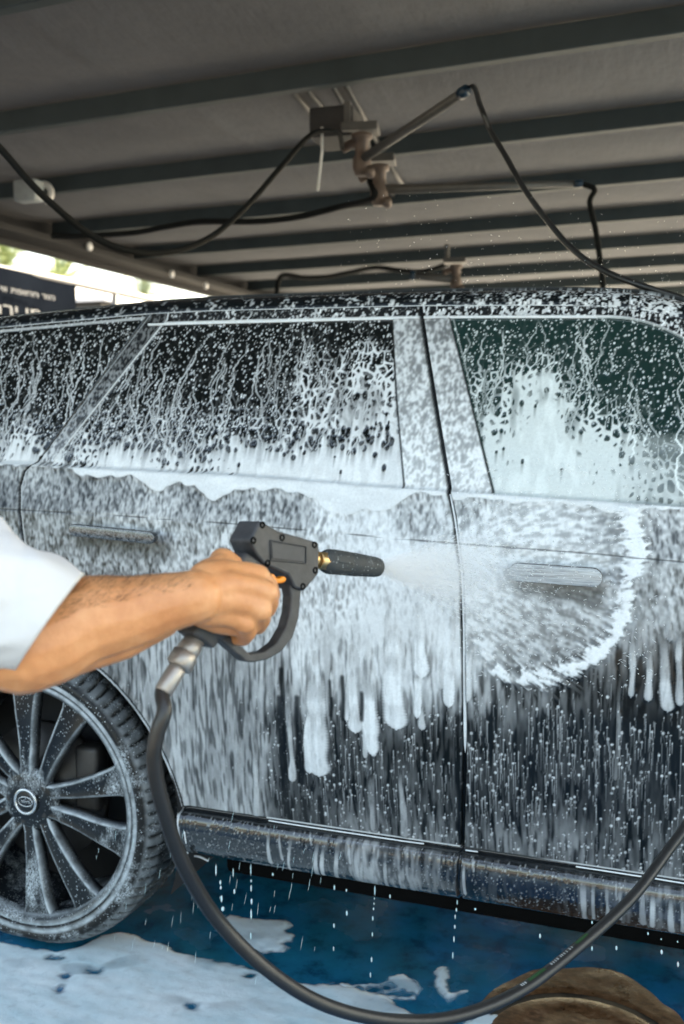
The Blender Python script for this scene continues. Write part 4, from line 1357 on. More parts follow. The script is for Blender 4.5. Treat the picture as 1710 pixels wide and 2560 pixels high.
    ringP = np.array([[((.0315 + .004 * math.cos(b)) * math.cos(a), .046 - .004 * math.sin(b) * 1.0, (.0315 + .004 * math.cos(b)) * math.sin(a)) for b in np.linspace(0, 2 * math.pi, 8, endpoint=False)] for a in np.linspace(0, 2 * math.pi, 40, endpoint=False)])
    add('cap_ring', grid_mesh('cap_ring', ringP, closed_u=True, closed_v=True), silver)
    # oval emblem with a rim and a zig-zag of light relief
    em = []
    ov = [((.0215) * math.cos(a), .0455, .0125 * math.sin(a)) for a in np.linspace(0, 2 * math.pi, 28, endpoint=False)]
    em.append(tube_mesh('e', ov + [ov[0], ov[1]], .0013, 6))
    for q in (-.011, -.005, .001, .007, .012):
        em.append(tube_mesh('e', [(q - .003, .0452, -.004), (q, .0452, .0045), (q + .0035, .0452, -.004)], .0011, 6))
    add('emblem', join_meshes('emblem', em), silver)
    for k in range(5):
        a = k * 2 * math.pi / 5 + R(38)
        add('wheel_nut', lathe_mesh('wheel_nut', (.058 * math.cos(a), .07, .058 * math.sin(a)), (0, -1, 0), [(0, .010), (.012, .010), (.016, .007)], 6), dark, smooth=False)
    disc = add('brake_disc', lathe_mesh('brake_disc', (0, .15, 0), (0, -1, 0), [(0, .185), (.026, .185), (.026, .11), (.04, .095)], 64), dark)
    add('brake_caliper', box_mesh('brake_caliper', (.15, .125, .06), (.07, .06, .17), 0, .012), dark)
    add('wheel_barrel_back', lathe_mesh('wheel_barrel_back', (0, .24, 0), (0, -1, 0), [(0, .288), (.004, .288)], 48), BLACK_PLASTIC)
    return w


def copy_tree(o, parent=None):
    c = o.copy(); COL.objects.link(c)
    if parent is not None: c.parent = parent
    for ch in list(o.children):
        copy_tree(ch, c)
    return c


wheel0 = make_wheel()
wheels = [wheel0] + [copy_tree(wheel0) for _ in range(3)]
for o, (x, y, rz) in zip(wheels, [(HUB[0], 0, 0), (AXLE_X2, 0.005, 0), (HUB[0], 2 * YC, math.pi), (AXLE_X2, 2 * YC, math.pi)]):
    o.location = (x, y, HUB[2]); o.rotation_euler = (0, 0, rz)
    attach(o, CAR)

# ================================================================== THE SPRAY GUN
def hat(v):
    v = np.asarray(v, float); return v / np.linalg.norm(v)


PHI = R(48)
G0 = at_depth(690, 1420, 1.17)
E1 = hat(math.cos(PHI) * _rt + math.sin(PHI) * _fw)
GN = hat(math.sin(PHI) * _rt - math.cos(PHI) * _fw)      # side of the gun that faces the camera
GUN_PLASTIC, _nt, _b = mat_new('worn_black_gun_plastic')
_nt.links.new(ramp(_nt, noise(_nt, 60, 5, .65), [(.35, (.030, .0305, .032)), (.62, (.050, .050, .052)), (.78, (.085, .085, .088))]), _b.inputs['Base Color'])
_b.inputs['Roughness'].default_value = .52
bump(_nt, _b, noise(_nt, 700, 3), .18, .001)
RUBBER = simple('black_hose_rubber', (.018, .0175, .017), .38, nscale=50, bumps=.1)
BRASS = simple('worn_brass', (.55, .36, .17), .32, .85, nscale=60)
NICKEL = simple('worn_nickel', (.36, .33, .30), .46, .7, nscale=70)
ORANGE = simple('orange_trigger_plastic', (.85, .26, .02), .4)
WETBLACK = foam_speckled('wet_grey_nozzle_rubber', (.050, .054, .054), .62, .0, amount=.12, scale=200, patch=25, stretch=(1, 1, 1), foam_col=(.35, .37, .37))


def gp(px, py, off=0.0):
    return on_plane(px, py, G0, GN) + GN * off


def build_gun():
    root = empty('spray_gun', tuple(gp(540, 1600)))
    tag(root, 'black pressure washer spray gun gripped in the hand, orange trigger', 'spray gun')
    out = [(651, 1301), (626, 1352), (640, 1385), (662, 1412), (690, 1424), (722, 1438), (738, 1470), (761, 1478), (798, 1434), (798, 1357), (745, 1341), (700, 1329)]
    T_ = .038
    body = obj('body', prism_mesh('body', [gp(x, y, -T_ / 2) for x, y in out], GN, T_, .0028, 2), GUN_PLASTIC, root, smooth=False)
    # recessed label plate and its raised frame
    rec = [(678, 1355), (760, 1369), (760, 1405), (680, 1396)]
    obj('label_plate', prism_mesh('label_plate', [gp(x, y, .0004) for x, y in rec], GN, .0016, .0004, 1), simple('scuffed_label_plate', (.05, .05, .052), .6, nscale=80), body, smooth=False)
    fr = [gp(x, y, .0008) for x, y in [(674, 1351), (764, 1366), (764, 1409), (676, 1400)]]
    obj('label_frame', tube_mesh('label_frame', fr + fr[:2], .0009, 6), GUN_PLASTIC, body, smooth=False)
    for x, y in [(656, 1312), (633, 1351), (705, 1344), (786, 1362), (669, 1408), (788, 1426), (757, 1466)]:
        hole = lathe_mesh('screw', gp(x, y, -.0006), GN, [(0, .0042), (.0014, .0042), (.0014, .0024), (.0004, .0022)], 12)
        obj('screw', hole, UNDER, body)
    grip = [(622, 1378), (684, 1418), (662, 1480), (606, 1580), (560, 1604), (522, 1572), (560, 1480), (592, 1415)]
    obj('grip', prism_mesh('grip', [gp(x, y, -T_ / 2) for x, y in grip], GN, .032, .006, 3), GUN_PLASTIC, root)
    guard = [(764, 1466), (757, 1545), (742, 1595), (712, 1632), (678, 1651), (642, 1658), (624, 1656), (548, 1590), (570, 1576), (636, 1637), (672, 1631), (702, 1608), (724, 1570), (735, 1530), (737, 1490), (733, 1462)]
    obj('trigger_guard', prism_mesh('trigger_guard', [gp(x, y, -.014) for x, y in guard], GN, .016, .0022, 2), GUN_PLASTIC, root, smooth=False)
    blk = [(487, 1584), (512, 1553), (570, 1577), (543, 1624)]
    obj('grip_end', prism_mesh('grip_end', [gp(x, y, -T_ / 2) for x, y in blk], GN, .030, .003, 2), GUN_PLASTIC, root, smooth=False)
    trg = [(660, 1428), (688, 1436), (694, 1446), (702, 1447), (708, 1441), (716, 1442), (719, 1449), (712, 1457), (698, 1459), (684, 1455), (662, 1448)]
    obj('trigger', prism_mesh('trigger', [gp(x, y, -.006) for x, y in trg], GN, .010, .0015, 2), ORANGE, root)
    # brass connector and rubber-sleeved nozzle
    a, b = gp(792, 1398, -T_ / 2), gp(974, 1420, -T_ / 2)
    ax = hat(b - a); L = np.linalg.norm(b - a)
    px = 1.25 / FPX
    obj('connector', lathe_mesh('connector', a, ax, [(0, 12 * px), (.010, 12 * px), (.0105, 20 * px), (.016, 21 * px), (.017, 17 * px), (.022, 17 * px)], 28), BRASS, root)
    nut = lathe_mesh('connector_nut', a + ax * .0215, ax, [(0, 23 * px), (.002, 25 * px), (.018, 25 * px), (.021, 22 * px)], 6)
    obj('connector_nut', nut, BRASS, root, smooth=False)
    pr = []
    for s, r in [(.20, 19), (.23, 25), (.27, 30), (.30, 32), (.52, 31), (.545, 29), (.56, 31), (.68, 30.5), (.70, 28), (.72, 29.5), (.94, 27), (.98, 25), (1.0, 21), (1.0, 12), (.985, 8)]:
        pr.append((L * s, r * px))
    obj('nozzle', lathe_mesh('nozzle', a, ax, pr, 40), WETBLACK, root)
    up_ = hat(np.cross(ax, GN))
    for q in range(10):                                        # long grip ribs moulded on the sleeve
        an = q * 2 * math.pi / 10
        d = math.cos(an) * GN + math.sin(an) * up_
        obj('nozzle_rib', tube_mesh('nozzle_rib', [a + ax * L * .31 + d * 31.5 * px, a + ax * L * .51 + d * 30.5 * px], 2.2 * px, 6), WETBLACK, root)
    # hose swivel
    f0, f1 = gp(520, 1594, -T_ / 2), gp(434, 1737, -T_ / 2)
    ax2 = hat(f1 - f0); L2 = np.linalg.norm(f1 - f0)
    p2 = 1.16 / FPX
    obj('swivel_collar', lathe_mesh('swivel_collar', f0, ax2, [(0, 25 * p2), (L2 * .14, 25 * p2), (L2 * .16, 27.5 * p2), (L2 * .30, 27.5 * p2), (L2 * .32, 25 * p2)], 32), NICKEL, root)
    obj('swivel_nut', lathe_mesh('swivel_nut', f0 + ax2 * L2 * .30, ax2, [(0, 27 * p2), (.002, 33 * p2), (L2 * .24, 33 * p2), (L2 * .27, 25 * p2)], 6), NICKEL, root, smooth=False)
    obj('hose_ferrule', lathe_mesh('hose_ferrule', f0 + ax2 * L2 * .56, ax2, [(0, 20 * p2), (L2 * .06, 22.5 * p2), (L2 * .42, 21.5 * p2), (L2 * .44, 19 * p2)], 32), NICKEL, root)
    return a + ax * L, ax, f1, ax2


NOZ, NOZ_AX, HOSE0, HOSE_AX = build_gun()

# ================================================================== HOSES AND CEILING BOOMS
GALV = simple('galvanised_boom_tube', (.085, .082, .078), .55, .2, nscale=15)
BLUE = simple('blue_hose_clamp', (.005, .026, .05), .4)
COPPER = simple('tarnished_copper', (.13, .095, .078), .6, .2, nscale=30)
tip1 = on_z(1163, 228, 2.52)
tip2 = on_z(1452, 459, 2.42)
d1 = float(np.dot(tip1 - CAM, _fw)); d2 = float(np.dot(tip2 - CAM, _fw))


def dpath(pts):
    return [at_depth(x, y, d) for x, y, d in pts]


dh = float(np.dot(HOSE0 - CAM, _fw))
hp = [HOSE0 - HOSE_AX * .02, HOSE0] + dpath([(411, 1778, dh - .012), (393, 1835, dh - .014), (385, 1908, dh - .008), (408, 2018, dh + .012), (458, 2159, dh + .05), (545, 2301, dh + .10), (676, 2430, 1.20), (818, 2514, 1.24), (982, 2551, 1.29), (1145, 2540, 1.34), (1309, 2472, 1.40), (1472, 2345, 1.48), (1581, 2243, 1.54), (1669, 2128, 1.60), (1735, 2030, 1.65), (1850, 1800, 1.8), (1960, 1450, 2.05), (1990, 1150, 2.3), (1930, 900, 2.45), (1830, 795, 2.5), (1710, 748, 2.55), (1580, 706, 2.6), (1494, 668, 2.68), (1428, 620, 2.75), (1363, 545, 2.83), (1308, 468, 2.9), (1265, 392, 2.98), (1227, 327, 3.04), (1200, 262, 3.08)]) + [tip1 + np.array([0.03, 0, .012]), tip1]
hpath = catmull(hp, 10)
hr = np.full(len(hpath), .0085)
o = obj('pressure_hose', tube_mesh('pressure_hose', hpath, hr, 16), RUBBER)
tag(o, 'thick black rubber hose looping from the spray gun across the floor foam', 'hose')
# rows of pale printed marks on the hose where it crosses the brown cover
MARK = simple('worn_pale_hose_print', (.36, .37, .36), .6)
GREEN = simple('green_hose_stripe', (.012, .06, .015), .6)


def hose_marks():
    dd = np.linalg.norm(hpath - CAM, axis=1)
    P = hpath - CAM; dep = P @ _fw
    pxs = 855 + FPX * (P @ _rt) / dep; pys = 1280 - FPX * (P @ _up) / dep
    sel = np.where((pys > 2100) & (pxs > 900) & (pxs < 1700))[0]
    def patch(name, px0, px1, mat, wfrac):
        s = [i for i in range(len(hpath) - 1) if pys[i] > 2000 and px0 - 60 < pxs[i] < px1 + 60 and pxs[i + 1] > pxs[i]]
        xs = np.array([pxs[i] for i in s]); pts = np.array([hpath[i] for i in s])
        q = np.linspace(px0, px1, 6)
        rows = []
        for x in q:
            c = np.array([np.interp(x, xs, pts[:, k]) for k in range(3)])
            c2 = np.array([np.interp(x + 4, xs, pts[:, k]) for k in range(3)])
            t = hat(c2 - c); v = hat(CAM - c); u = hat(np.cross(t, v)); v = hat(np.cross(u, t))
            if u[2] < 0: u = -u
            rows.append([c + .0087 * (math.cos(a) * v + math.sin(a) * u) for a in np.linspace(.45, .45 + wfrac, 5)])
        attach(obj(name, grid_mesh(name, np.array(rows)), mat), o)
    for x0, x1 in [(1302, 1305), (1307, 1310), (1312, 1315), (1378, 1381), (1384, 1386), (1389, 1391), (1394, 1397), (1402, 1404), (1406, 1408), (1411, 1413), (1417, 1419), (1424, 1427), (1430, 1432)]:
        patch('printed_mark', x0, x1, MARK, .55)
    patch('green_stripe', 1322, 1364, GREEN, .7)
    patch('green_stripe', 1442, 1470, GREEN, .6)


hose_marks()


DULL = simple('dull_black_hose', (.010, .011, .011), .8, spec=.12)


def boom(name, label, pivot_px, z, tip, r0, r1, posts):
    p = on_z(*pivot_px, z)
    root = empty(name, tuple(p))
    tag(root, label, 'hose boom', 'swivel booms hung under the canopy')
    obj('arm', tube_mesh('arm', [p, tip], [r0, r1], 14), GALV, root)
    obj('clamp', tube_mesh('clamp', [tip - hat(tip - p) * .03, tip + hat(tip - p) * .008], r1 * 1.25, 14), BLUE, root)
    obj('swivel', lathe_mesh('swivel', p + np.array([0, 0, -.07]), (0, 0, 1), [(0, .028), (.03, .040), (.07, .040), (.09, .030), (.15, .030), (.155, .045), (.175, .045)], 20), COPPER, root)
    obj('elbow', tube_mesh('elbow', catmull([p + [0, 0, .05], p + [-.05, .02, .075], p + [-.10, .03, .06]], 6), .020, 12), COPPER, root)
    obj('elbow', tube_mesh('elbow', catmull([p + [.02, 0, -.05], p + [.05, -.03, -.075], p + [.06, -.07, -.06]], 6), .018, 12), COPPER, root)
    obj('bracket', box_mesh('bracket', p + np.array([-.02, .04, .14]), (.16, .12, .035), .2, .005), GALV, root, smooth=False)
    obj('bracket', box_mesh('bracket', p + np.array([-.08, .05, .19 / 1]), (.03, .10, .13), .2, .004), GALV, root, smooth=False)
    for a, b in posts:
        obj('rail', tube_mesh('rail', [a, b], .013, 8), GALV, root, smooth=False)
    return p


zr = CEIL_Z + .0
piv1 = boom('ceiling_boom', 'long grey boom tube angled up towards the right, blue clamp at its tip', (905, 398), 2.50, tip1, .020, .017,
            [(on_z(704, 200, zr), on_z(835, 345, zr)), (on_z(746, 200, zr), on_z(868, 345, zr)), (on_z(818, 194, zr), on_z(935, 385, zr)), (on_z(854, 194, zr), on_z(960, 385, zr))])
obj('motor_box', box_mesh('motor_box', on_z(845, 322, 2.68), (.20, .26, .13), .1, .012), BLACK_PLASTIC, bpy.data.objects['ceiling_boom'], smooth=False)
piv2 = boom('ceiling_boom', 'lower straight boom tube running level to the right, hose hanging from its tip', (948, 474), 2.40, tip2, .022, .014,
            [(on_z(965, 400, zr), on_z(1020, 480, zr)), (on_z(925, 408, zr), on_z(985, 490, zr))])
tip3 = on_z(1028, 688, 2.40)
piv3 = boom('ceiling_boom', 'small pale boom far back just above the car roof', (1140, 700), 2.36, tip3, .03, .03, [(on_z(1125, 660, zr), on_z(1165, 690, zr))])


def hose(label, pts, r, name='hanging_hose'):
    ob = obj(name, tube_mesh(name, catmull(pts, 10), r, 12), DULL)
    tag(ob, label, 'hose')
    return ob


dp = float(np.dot(piv1 - CAM, _fw))
sc = 1.0906
hose('black hose hanging in a deep loop from the upper left to the boom swivel',
     dpath([(-400 * sc, -190 * sc, 2.62), (-345 * sc, 10 * sc, 2.64), (-250 * sc, 140 * sc, 2.68), (-60 * sc, 290 * sc, 2.75), (0, 340 * sc, 2.8), (90 * sc, 440 * sc, 2.9), (200 * sc, 533 * sc, 3.05), (290 * sc, 573 * sc, 3.15), (390 * sc, 577 * sc, 3.3), (480 * sc, 545 * sc, 3.45), (560 * sc, 478 * sc, 3.6), (640 * sc, 388 * sc, 3.8), (700 * sc, 320 * sc, 3.95), (735 * sc, 301 * sc, 4.05), (775 * sc, 305 * sc, 4.15)]) + [piv1 + np.array([-.1, .03, .06])], .0105)
dq = float(np.dot(piv2 - CAM, _fw))
hose('black hose slung loosely below the purlin to the lower boom',
     dpath([(120 * sc, 541 * sc, 5.6), (180 * sc, 541 * sc, 5.55), (300 * sc, 534 * sc, 5.5), (380 * sc, 520 * sc, 5.4), (450 * sc, 509 * sc, 5.3), (520 * sc, 508 * sc, 5.2), (600 * sc, 507 * sc, 5.15), (690 * sc, 496 * sc, 5.1), (780 * sc, 474 * sc, 5.0), (855 * sc, 455 * sc, dq)]) + [piv2 + np.array([-.05, .02, .05])], .016)
hose('thin black hose hanging straight down from the level boom tip behind the car',
     [tip2, tip2 + np.array([.06, 0, -.03])] + dpath([(1352 * sc, 465 * sc, d2), (1366 * sc, 530 * sc, d2), (1376 * sc, 600 * sc, d2), (1382 * sc, 660 * sc, d2), (1384 * sc, 800 * sc, d2)]), .0125)
hose('slack dark hose sagging far back above the car roof',
     dpath([(690, 740, 8.6), (704, 690, 8.6), (760, 694, 8.7), (820, 692, 8.8), (880, 680, 8.9), (940, 669, 9.0), (1000, 676, 9.0), (1060, 678, 9.0), (1120, 660, 9.0)]), .022)
# junction box and white hose ring on the second purlin
jb = obj('junction_box', box_mesh('junction_box', on_z(72, 478, CEIL_Z - .09), (.16, .10, .13), 0, .012), simple('grey_plastic_box', (.30, .33, .33), .5))
tag(jb, 'grey plastic junction box fixed to the second purlin', 'junction box')
rc = on_z(106, 482, CEIL_Z - .09)
ring = [rc + .055 * (math.cos(a) * _rt + math.sin(a) * _up) for a in np.linspace(-1.3, 2.6, 20)]
tag(obj('hose_ring', tube_mesh('hose_ring', ring, .020, 10), simple('white_plastic_ring', (.62, .60, .56), .4)), 'white plastic ring beside the junction box holding the hose', 'hose ring')
pp = on_z(805, 318, 2.6)
tag(obj('pull_string', tube_mesh('pull_string', [pp, pp + [0, 0, -.10], pp + np.array([-.02, 0, -.26])], .006, 6), simple('pale_string', (.6, .6, .58), .7)), 'short pale string hanging beside the boom swivel', 'string')


# ================================================================== THE PERSON
def capsule(p0, p1, r0, r1, seg=14):
    p0, p1 = np.asarray(p0, float), np.asarray(p1, float)
    ax = p1 - p0; L = np.linalg.norm(ax); ax = ax / max(L, 1e-9)
    path, rad = [], []
    for a in np.linspace(-.49 * math.pi, 0, 5): path.append(p0 + ax * r0 * math.sin(a)); rad.append(r0 * math.cos(a))
    for a in np.linspace(0, .49 * math.pi, 5): path.append(p1 + ax * r1 * math.sin(a)); rad.append(r1 * math.cos(a))
    P = np.array(path); rows = []
    ref = np.array([0, 0, 1.0]) if abs(ax[2]) < .9 else np.array([1.0, 0, 0])
    n = hat(np.cross(ax, ref)); b = np.cross(ax, n)
    an = np.linspace(0, 2 * math.pi, seg, endpoint=False)
    for q, r in zip(P, rad): rows.append(q + r * (np.cos(an)[:, None] * n + np.sin(an)[:, None] * b))
    return np.array(rows)


def blob_mesh(name, chains, voxel, smooth_it=6):
    bm = bmesh.new()
    for ch in chains:
        for (p0, r0), (p1, r1) in zip(ch[:-1], ch[1:]):
            rows = capsule(p0, p1, r0, r1)
            vs = [[bm.verts.new(p) for p in row] for row in rows]
            for i in range(len(vs) - 1):
                for j in range(len(vs[0])):
                    k = (j + 1) % len(vs[0])
                    bm.faces.new((vs[i][j], vs[i + 1][j], vs[i + 1][k], vs[i][k]))
            bm.faces.new(vs[0]); bm.faces.new(vs[-1][::-1])
    bmesh.ops.recalc_face_normals(bm, faces=bm.faces)
    me = bpy.data.meshes.new(name + '_raw'); bm.to_mesh(me); bm.free()
    tmp = bpy.data.objects.new(name + '_raw', me); COL.objects.link(tmp)
    md = tmp.modifiers.new('r', 'REMESH'); md.mode = 'VOXEL'; md.voxel_size = voxel
    sm = tmp.modifiers.new('s', 'SMOOTH'); sm.iterations = smooth_it; sm.factor = .5
    bpy.context.view_layer.update()
    out = bpy.data.meshes.new_from_object(tmp.evaluated_get(bpy.context.evaluated_depsgraph_get()))
    bpy.data.objects.remove(tmp); bpy.data.meshes.remove(me)
    out.name = name
    return out


def person():
    AD = at_depth
    c = lambda px, py, d, r: (AD(px, py, d), r)
    FH = hat(np.array([_fw[0], _fw[1], 0]))
    wrist = c(488, 1492, 1.052, .0290)
    fore = [wrist, c(455, 1499, 1.050, .0298), c(420, 1506, 1.048, .0320), c(380, 1516, 1.046, .0350), c(330, 1530, 1.042, .0385), c(270, 1540, 1.035, .0435), c(200, 1552, 1.025, .0470), c(130, 1588, 1.012, .0500), c(60, 1612, .998, .0500)]
    fore2 = [c(400, 1545, 1.06, .023), c(300, 1578, 1.05, .031), c(200, 1602, 1.035, .034), c(110, 1638, 1.01, .0325)]      # underside muscle
    S = AD(-600, 1225, .93)
    upper_arm = [c(60, 1612, .998, .0500), c(-60, 1545, .985, .0500), c(-300, 1400, .96, .054), (S, .064)]
    hand = [[c(515, 1450, 1.072, .021), c(560, 1440, 1.085, .0185), c(607, 1434, 1.095, .0140), c(645, 1441, 1.102, .0138)],
            [c(515, 1475, 1.062, .022), c(575, 1462, 1.072, .0165), c(630, 1468, 1.082, .0130), c(664, 1480, 1.086, .0140)],
            [c(515, 1500, 1.062, .022), c(575, 1498, 1.072, .0160), c(625, 1512, 1.080, .0125), c(651, 1524, 1.083, .0135)],
            [c(510, 1522, 1.070, .020), c(560, 1532, 1.078, .0155), c(592, 1546, 1.083, .0120), c(613, 1556, 1.085, .0130)],
            [c(510, 1530, 1.085, .018), c(545, 1548, 1.098, .0165), c(585, 1560, 1.105, .014)],
            [c(520, 1438, 1.085, .018), c(550, 1420, 1.100, .0160), c(560, 1416, 1.115, .0160)],
            [c(545, 1470, 1.085, .024), c(590, 1500, 1.098, .022), c(570, 1530, 1.10, .018)]]
    fing = [[c(645, 1441, 1.104, .0125), c(672, 1464, 1.125, .0108), c(680, 1488, 1.142, .0100), c(676, 1490, 1.165, .0094), c(640, 1480, 1.182, .0086)],
            [c(664, 1480, 1.090, .0128), c(674, 1503, 1.112, .0112), c(668, 1524, 1.135, .0102), c(645, 1528, 1.158, .0095), c(605, 1512, 1.165, .0088)],
            [c(651, 1524, 1.086, .0125), c(654, 1547, 1.108, .0108), c(645, 1566, 1.130, .0098), c(620, 1566, 1.150, .0092), c(585, 1548, 1.155, .0085)],
            [c(613, 1556, 1.088, .0120), c(620, 1580, 1.105, .0102), c(608, 1596, 1.122, .0092), c(585, 1594, 1.138, .0085), c(562, 1578, 1.142, .0078)],
            [c(556, 1404, 1.115, .0160), c(592, 1420, 1.148, .0125), c(628, 1452, 1.165, .0112), c(652, 1474, 1.170, .0095)]]
    # the rest of the figure stands out of the picture to the left
    chest = S + FH * .19 - _rt * .05
    hip = chest + np.array([0, 0, -.46]) - _rt * .02
    neck = chest + np.array([0, 0, .15])
    head = neck + np.array([0, 0, .16]) + _rt * .04
    S2 = S + FH * .38
    torso = [[(hip, .145), (hip + [0, 0, .12], .135), (chest + [0, 0, -.16], .14), (chest, .145)],
             [(S, .066), (chest + [0, 0, .05], .095), (S2, .066)],
             [(hip - FH * .06, .12), (hip + FH * .06, .12)], [(chest - FH * .06 - [0, 0, .06], .12), (chest + FH * .06 - [0, 0, .06], .12)],
             [(chest + [0, 0, .06], .07), (neck, .056), (neck + [0, 0, .06], .055)]]
    headc = [[(head + [0, 0, .04], .092), (head + [0, 0, -.03] + _rt * .02, .080), (head + [0, 0, -.10] + _rt * .045, .052)],
             [(head + _rt * .095 + [0, 0, .0], .012), (head + _rt * .112 + [0, 0, -.030], .015)],
             [(head - FH * .088 + [0, 0, .0], .016), (head - FH * .088 + [0, 0, -.03], .012)], [(head + FH * .088 + [0, 0, .0], .016), (head + FH * .088 + [0, 0, -.03], .012)]]
    arm2 = [[(S2, .062), (S2 + [0, 0, -.28] - _rt * .10, .046), (S2 + [0, 0, -.50] - _rt * .06, .030), (S2 + [0, 0, -.58] - _rt * .04, .034)]]
    for k in range(4):
        b0 = S2 + np.array([0, 0, -.60]) + _rt * (-.065 + .018 * k)
        arm2.append([(b0, .011), (b0 + [0, 0, -.05] + FH * -.01, .010), (b0 + [0, 0, -.075] - FH * .025, .0085)])
    b0 = S2 + np.array([0, 0, -.55]) - _rt * .015
    arm2.append([(b0, .014), (b0 + [0, 0, -.045] + _rt * .02, .011), (b0 + [0, 0, -.07] + _rt * .02, .009)])
    legs = []
    feet = []
    for s in (-1, 1):
        h = hip + FH * .09 * s + np.array([0, 0, -.04])
        kn = np.array([h[0], h[1], .47]) + _rt * (.05 if s < 0 else -.04); an = np.array([h[0], h[1], .09]) + _rt * (.06 if s < 0 else -.10)
        legs.append([(h, .10), (kn, .062), (an, .045)])
        feet.append([(an + [0, 0, -.04] - _rt * .03, .042), (an + [0, 0, -.055] + _rt * .15, .035)])
    skin, nt, b = mat_new('tanned_skin')
    col = ramp(nt, noise(nt, 28, 5, .6), [(.30, (.54, .215, .085)), (.55, (.65, .29, .125)), (.75, (.72, .36, .175))])
    nt.links.new(col, b.inputs['Base Color'])
    b.inputs['Roughness'].default_value = .40
    b.inputs['Subsurface Weight'].default_value = .12
    b.inputs['Subsurface Radius'].default_value = (.010, .004, .002)
    b.inputs['Subsurface Scale'].default_value = .6
    bump(nt, b, noise(nt, 75, 7, .68), .30, .006)
    body_me = blob_mesh('body', [fore, fore2, upper_arm] + hand + fing + torso + headc + arm2 + legs + feet, .0028, 3)
    root = empty('person', (hip[0], hip[1], 0))
    tag(root, 'person in a white short-sleeved shirt holding the spray gun with outstretched arm', 'person')
    obj('body', body_me, skin, root)
    # shirt: loose body and wide short sleeve with creases and a turned-in hem
    cloth, nt, b = mat_new('white_cotton')
    nt.links.new(ramp(nt, noise(nt, 9, 4), [(.3, (.54, .55, .56)), (.7, (.62, .62, .62))]), b.inputs['Base Color'])
    b.inputs['Roughness'].default_value = .9
    bump(nt, b, noise(nt, 14, 4, .5), .25, .02)
    A, B = AD(-420, 1330, .945), AD(124, 1562, .99)
    ax = hat(B - A); L = np.linalg.norm(B - A)
    nrm = hat(np.cross(ax, _fw)); bn = np.cross(ax, nrm)
    nl, ns_ = 60, 72
    rows = []
    th = np.linspace(0, 2 * math.pi, ns_, endpoint=False)
    rw = np.random.default_rng(5)
    fold = [(rw.uniform(0, 6.28), rw.uniform(.15, .95), rw.uniform(-5, 5), rw.uniform(.10, .22), rw.uniform(.06, .13)) for _ in range(26)]
    for i in range(nl + 6):
        t = min(i / (nl - 1), 1.0)
        r = .070 - .012 * t
        hem = 0.0; inn = 0.0
        if i >= nl: inn = (i - nl + 1) * .0045; r = .058 - .003 * min(1, (i - nl + 1) / 2)
        f = 1 + .050 * np.sin(3 * th + 9 * t) * (1 - .5 * t) + .045 * np.sin(5 * th - 17 * t + .7) * np.sin(math.pi * min(t * 1.02, 1)) + .060 * np.abs(np.sin(11 * t + 1.2 * np.cos(th))) * (1 - t ** 10)
        for a_, t_, sl_, w_, h_ in fold:
            dth = (th - a_ - sl_ * (t - t_) + math.pi) % (2 * math.pi) - math.pi
            f = f + h_ * np.exp(-(dth / w_) ** 2) * math.exp(-((t - t_) / .22) ** 2) * (1 - t ** 8)
        cpos = A + ax * (L * t - inn)
        hemw = ax[None] * (.010 * np.cos(th + .5))[:, None] * t ** 4
        rows.append(cpos + hemw + (r * f * np.cos(th))[:, None] * nrm + (r * f * np.sin(th) * 1.0)[:, None] * bn)
    sl = grid_mesh('sleeve', np.array(rows), closed_v=True)
    inflate = lambda ch, e: [[(p, r + e) for p, r in c_] for c_ in ch]
    shirt_me = blob_mesh('shirt_body', inflate(torso[:4], .018) + [[(S + FH * .03, .078), (A + (S - A) * .4, .074)]] + [[(S2, .074), (S2 + [0, 0, -.20] + _rt * .02, .066)]], .008, 4)
    obj('shirt', join_meshes('shirt', [sl, shirt_me]), cloth, root)
    obj('trousers', blob_mesh('trousers', inflate(legs, .02) + [[(hip - FH * .07, .135), (hip + FH * .07, .135)]], .008, 4), simple('dark_denim', (.03, .035, .05), .85, bumps=.2), root)
    for ft in feet:
        obj('shoe', blob_mesh('shoe', inflate([ft], .012), .006, 3), BLACK_PLASTIC, root)
    obj('hair', blob_mesh('hair', [[(head + [0, 0, .055] - _rt * .012, .098), (head + [0, 0, .0] - _rt * .035, .078)]], .006, 2), simple('dark_hair', (.02, .015, .012), .6, bumps=.6, nscale=60), root)
    for s in (-1, 1):
        e = head + _rt * .088 + FH * .033 * s + np.array([0, 0, .012])
        bm = bmesh.new(); bmesh.ops.create_uvsphere(bm, u_segments=10, v_segments=8, radius=.011); bmesh.ops.translate(bm, vec=Vector(e), verts=bm.verts)
        me = bpy.data.meshes.new('eye'); bm.to_mesh(me); bm.free(); obj('eye', me, simple('eye_white', (.6, .58, .55), .2), root)
    mth = head + _rt * .094 + np.array([0, 0, -.070])
    obj('mouth', tube_mesh('mouth', [mth - FH * .022, mth + _rt * .004, mth + FH * .022], .0045, 6), simple('lip_skin', (.35, .13, .10), .5), root)
    # short dark hairs along the forearm
    hm = simple('dark_arm_hair', (.05, .028, .016), .6)
    rs = np.random.default_rng(3)
    V, Fc = [], []
    nv = len(body_me.vertices); co = np.empty(nv * 3); body_me.vertices.foreach_get('co', co); co = co.reshape(-1, 3)
    no = np.empty(nv * 3); body_me.vertex_normals.foreach_get('vector', no) if hasattr(body_me, 'vertex_normals') else None; no = no.reshape(-1, 3)
    a0, a1 = np.asarray(fore[-1][0]), np.asarray(wrist[0])
    axv = hat(a1 - a0); Lf = np.linalg.norm(a1 - a0)
    t = (co - a0) @ axv / Lf; off = np.linalg.norm(co - a0 - np.outer((co - a0) @ axv, axv), axis=1)
    upness = no @ hat(_up * .8 + _fw * .3)
    cand = np.where((t > .18) & (t < .97) & (off < .09) & (upness > .05))[0]
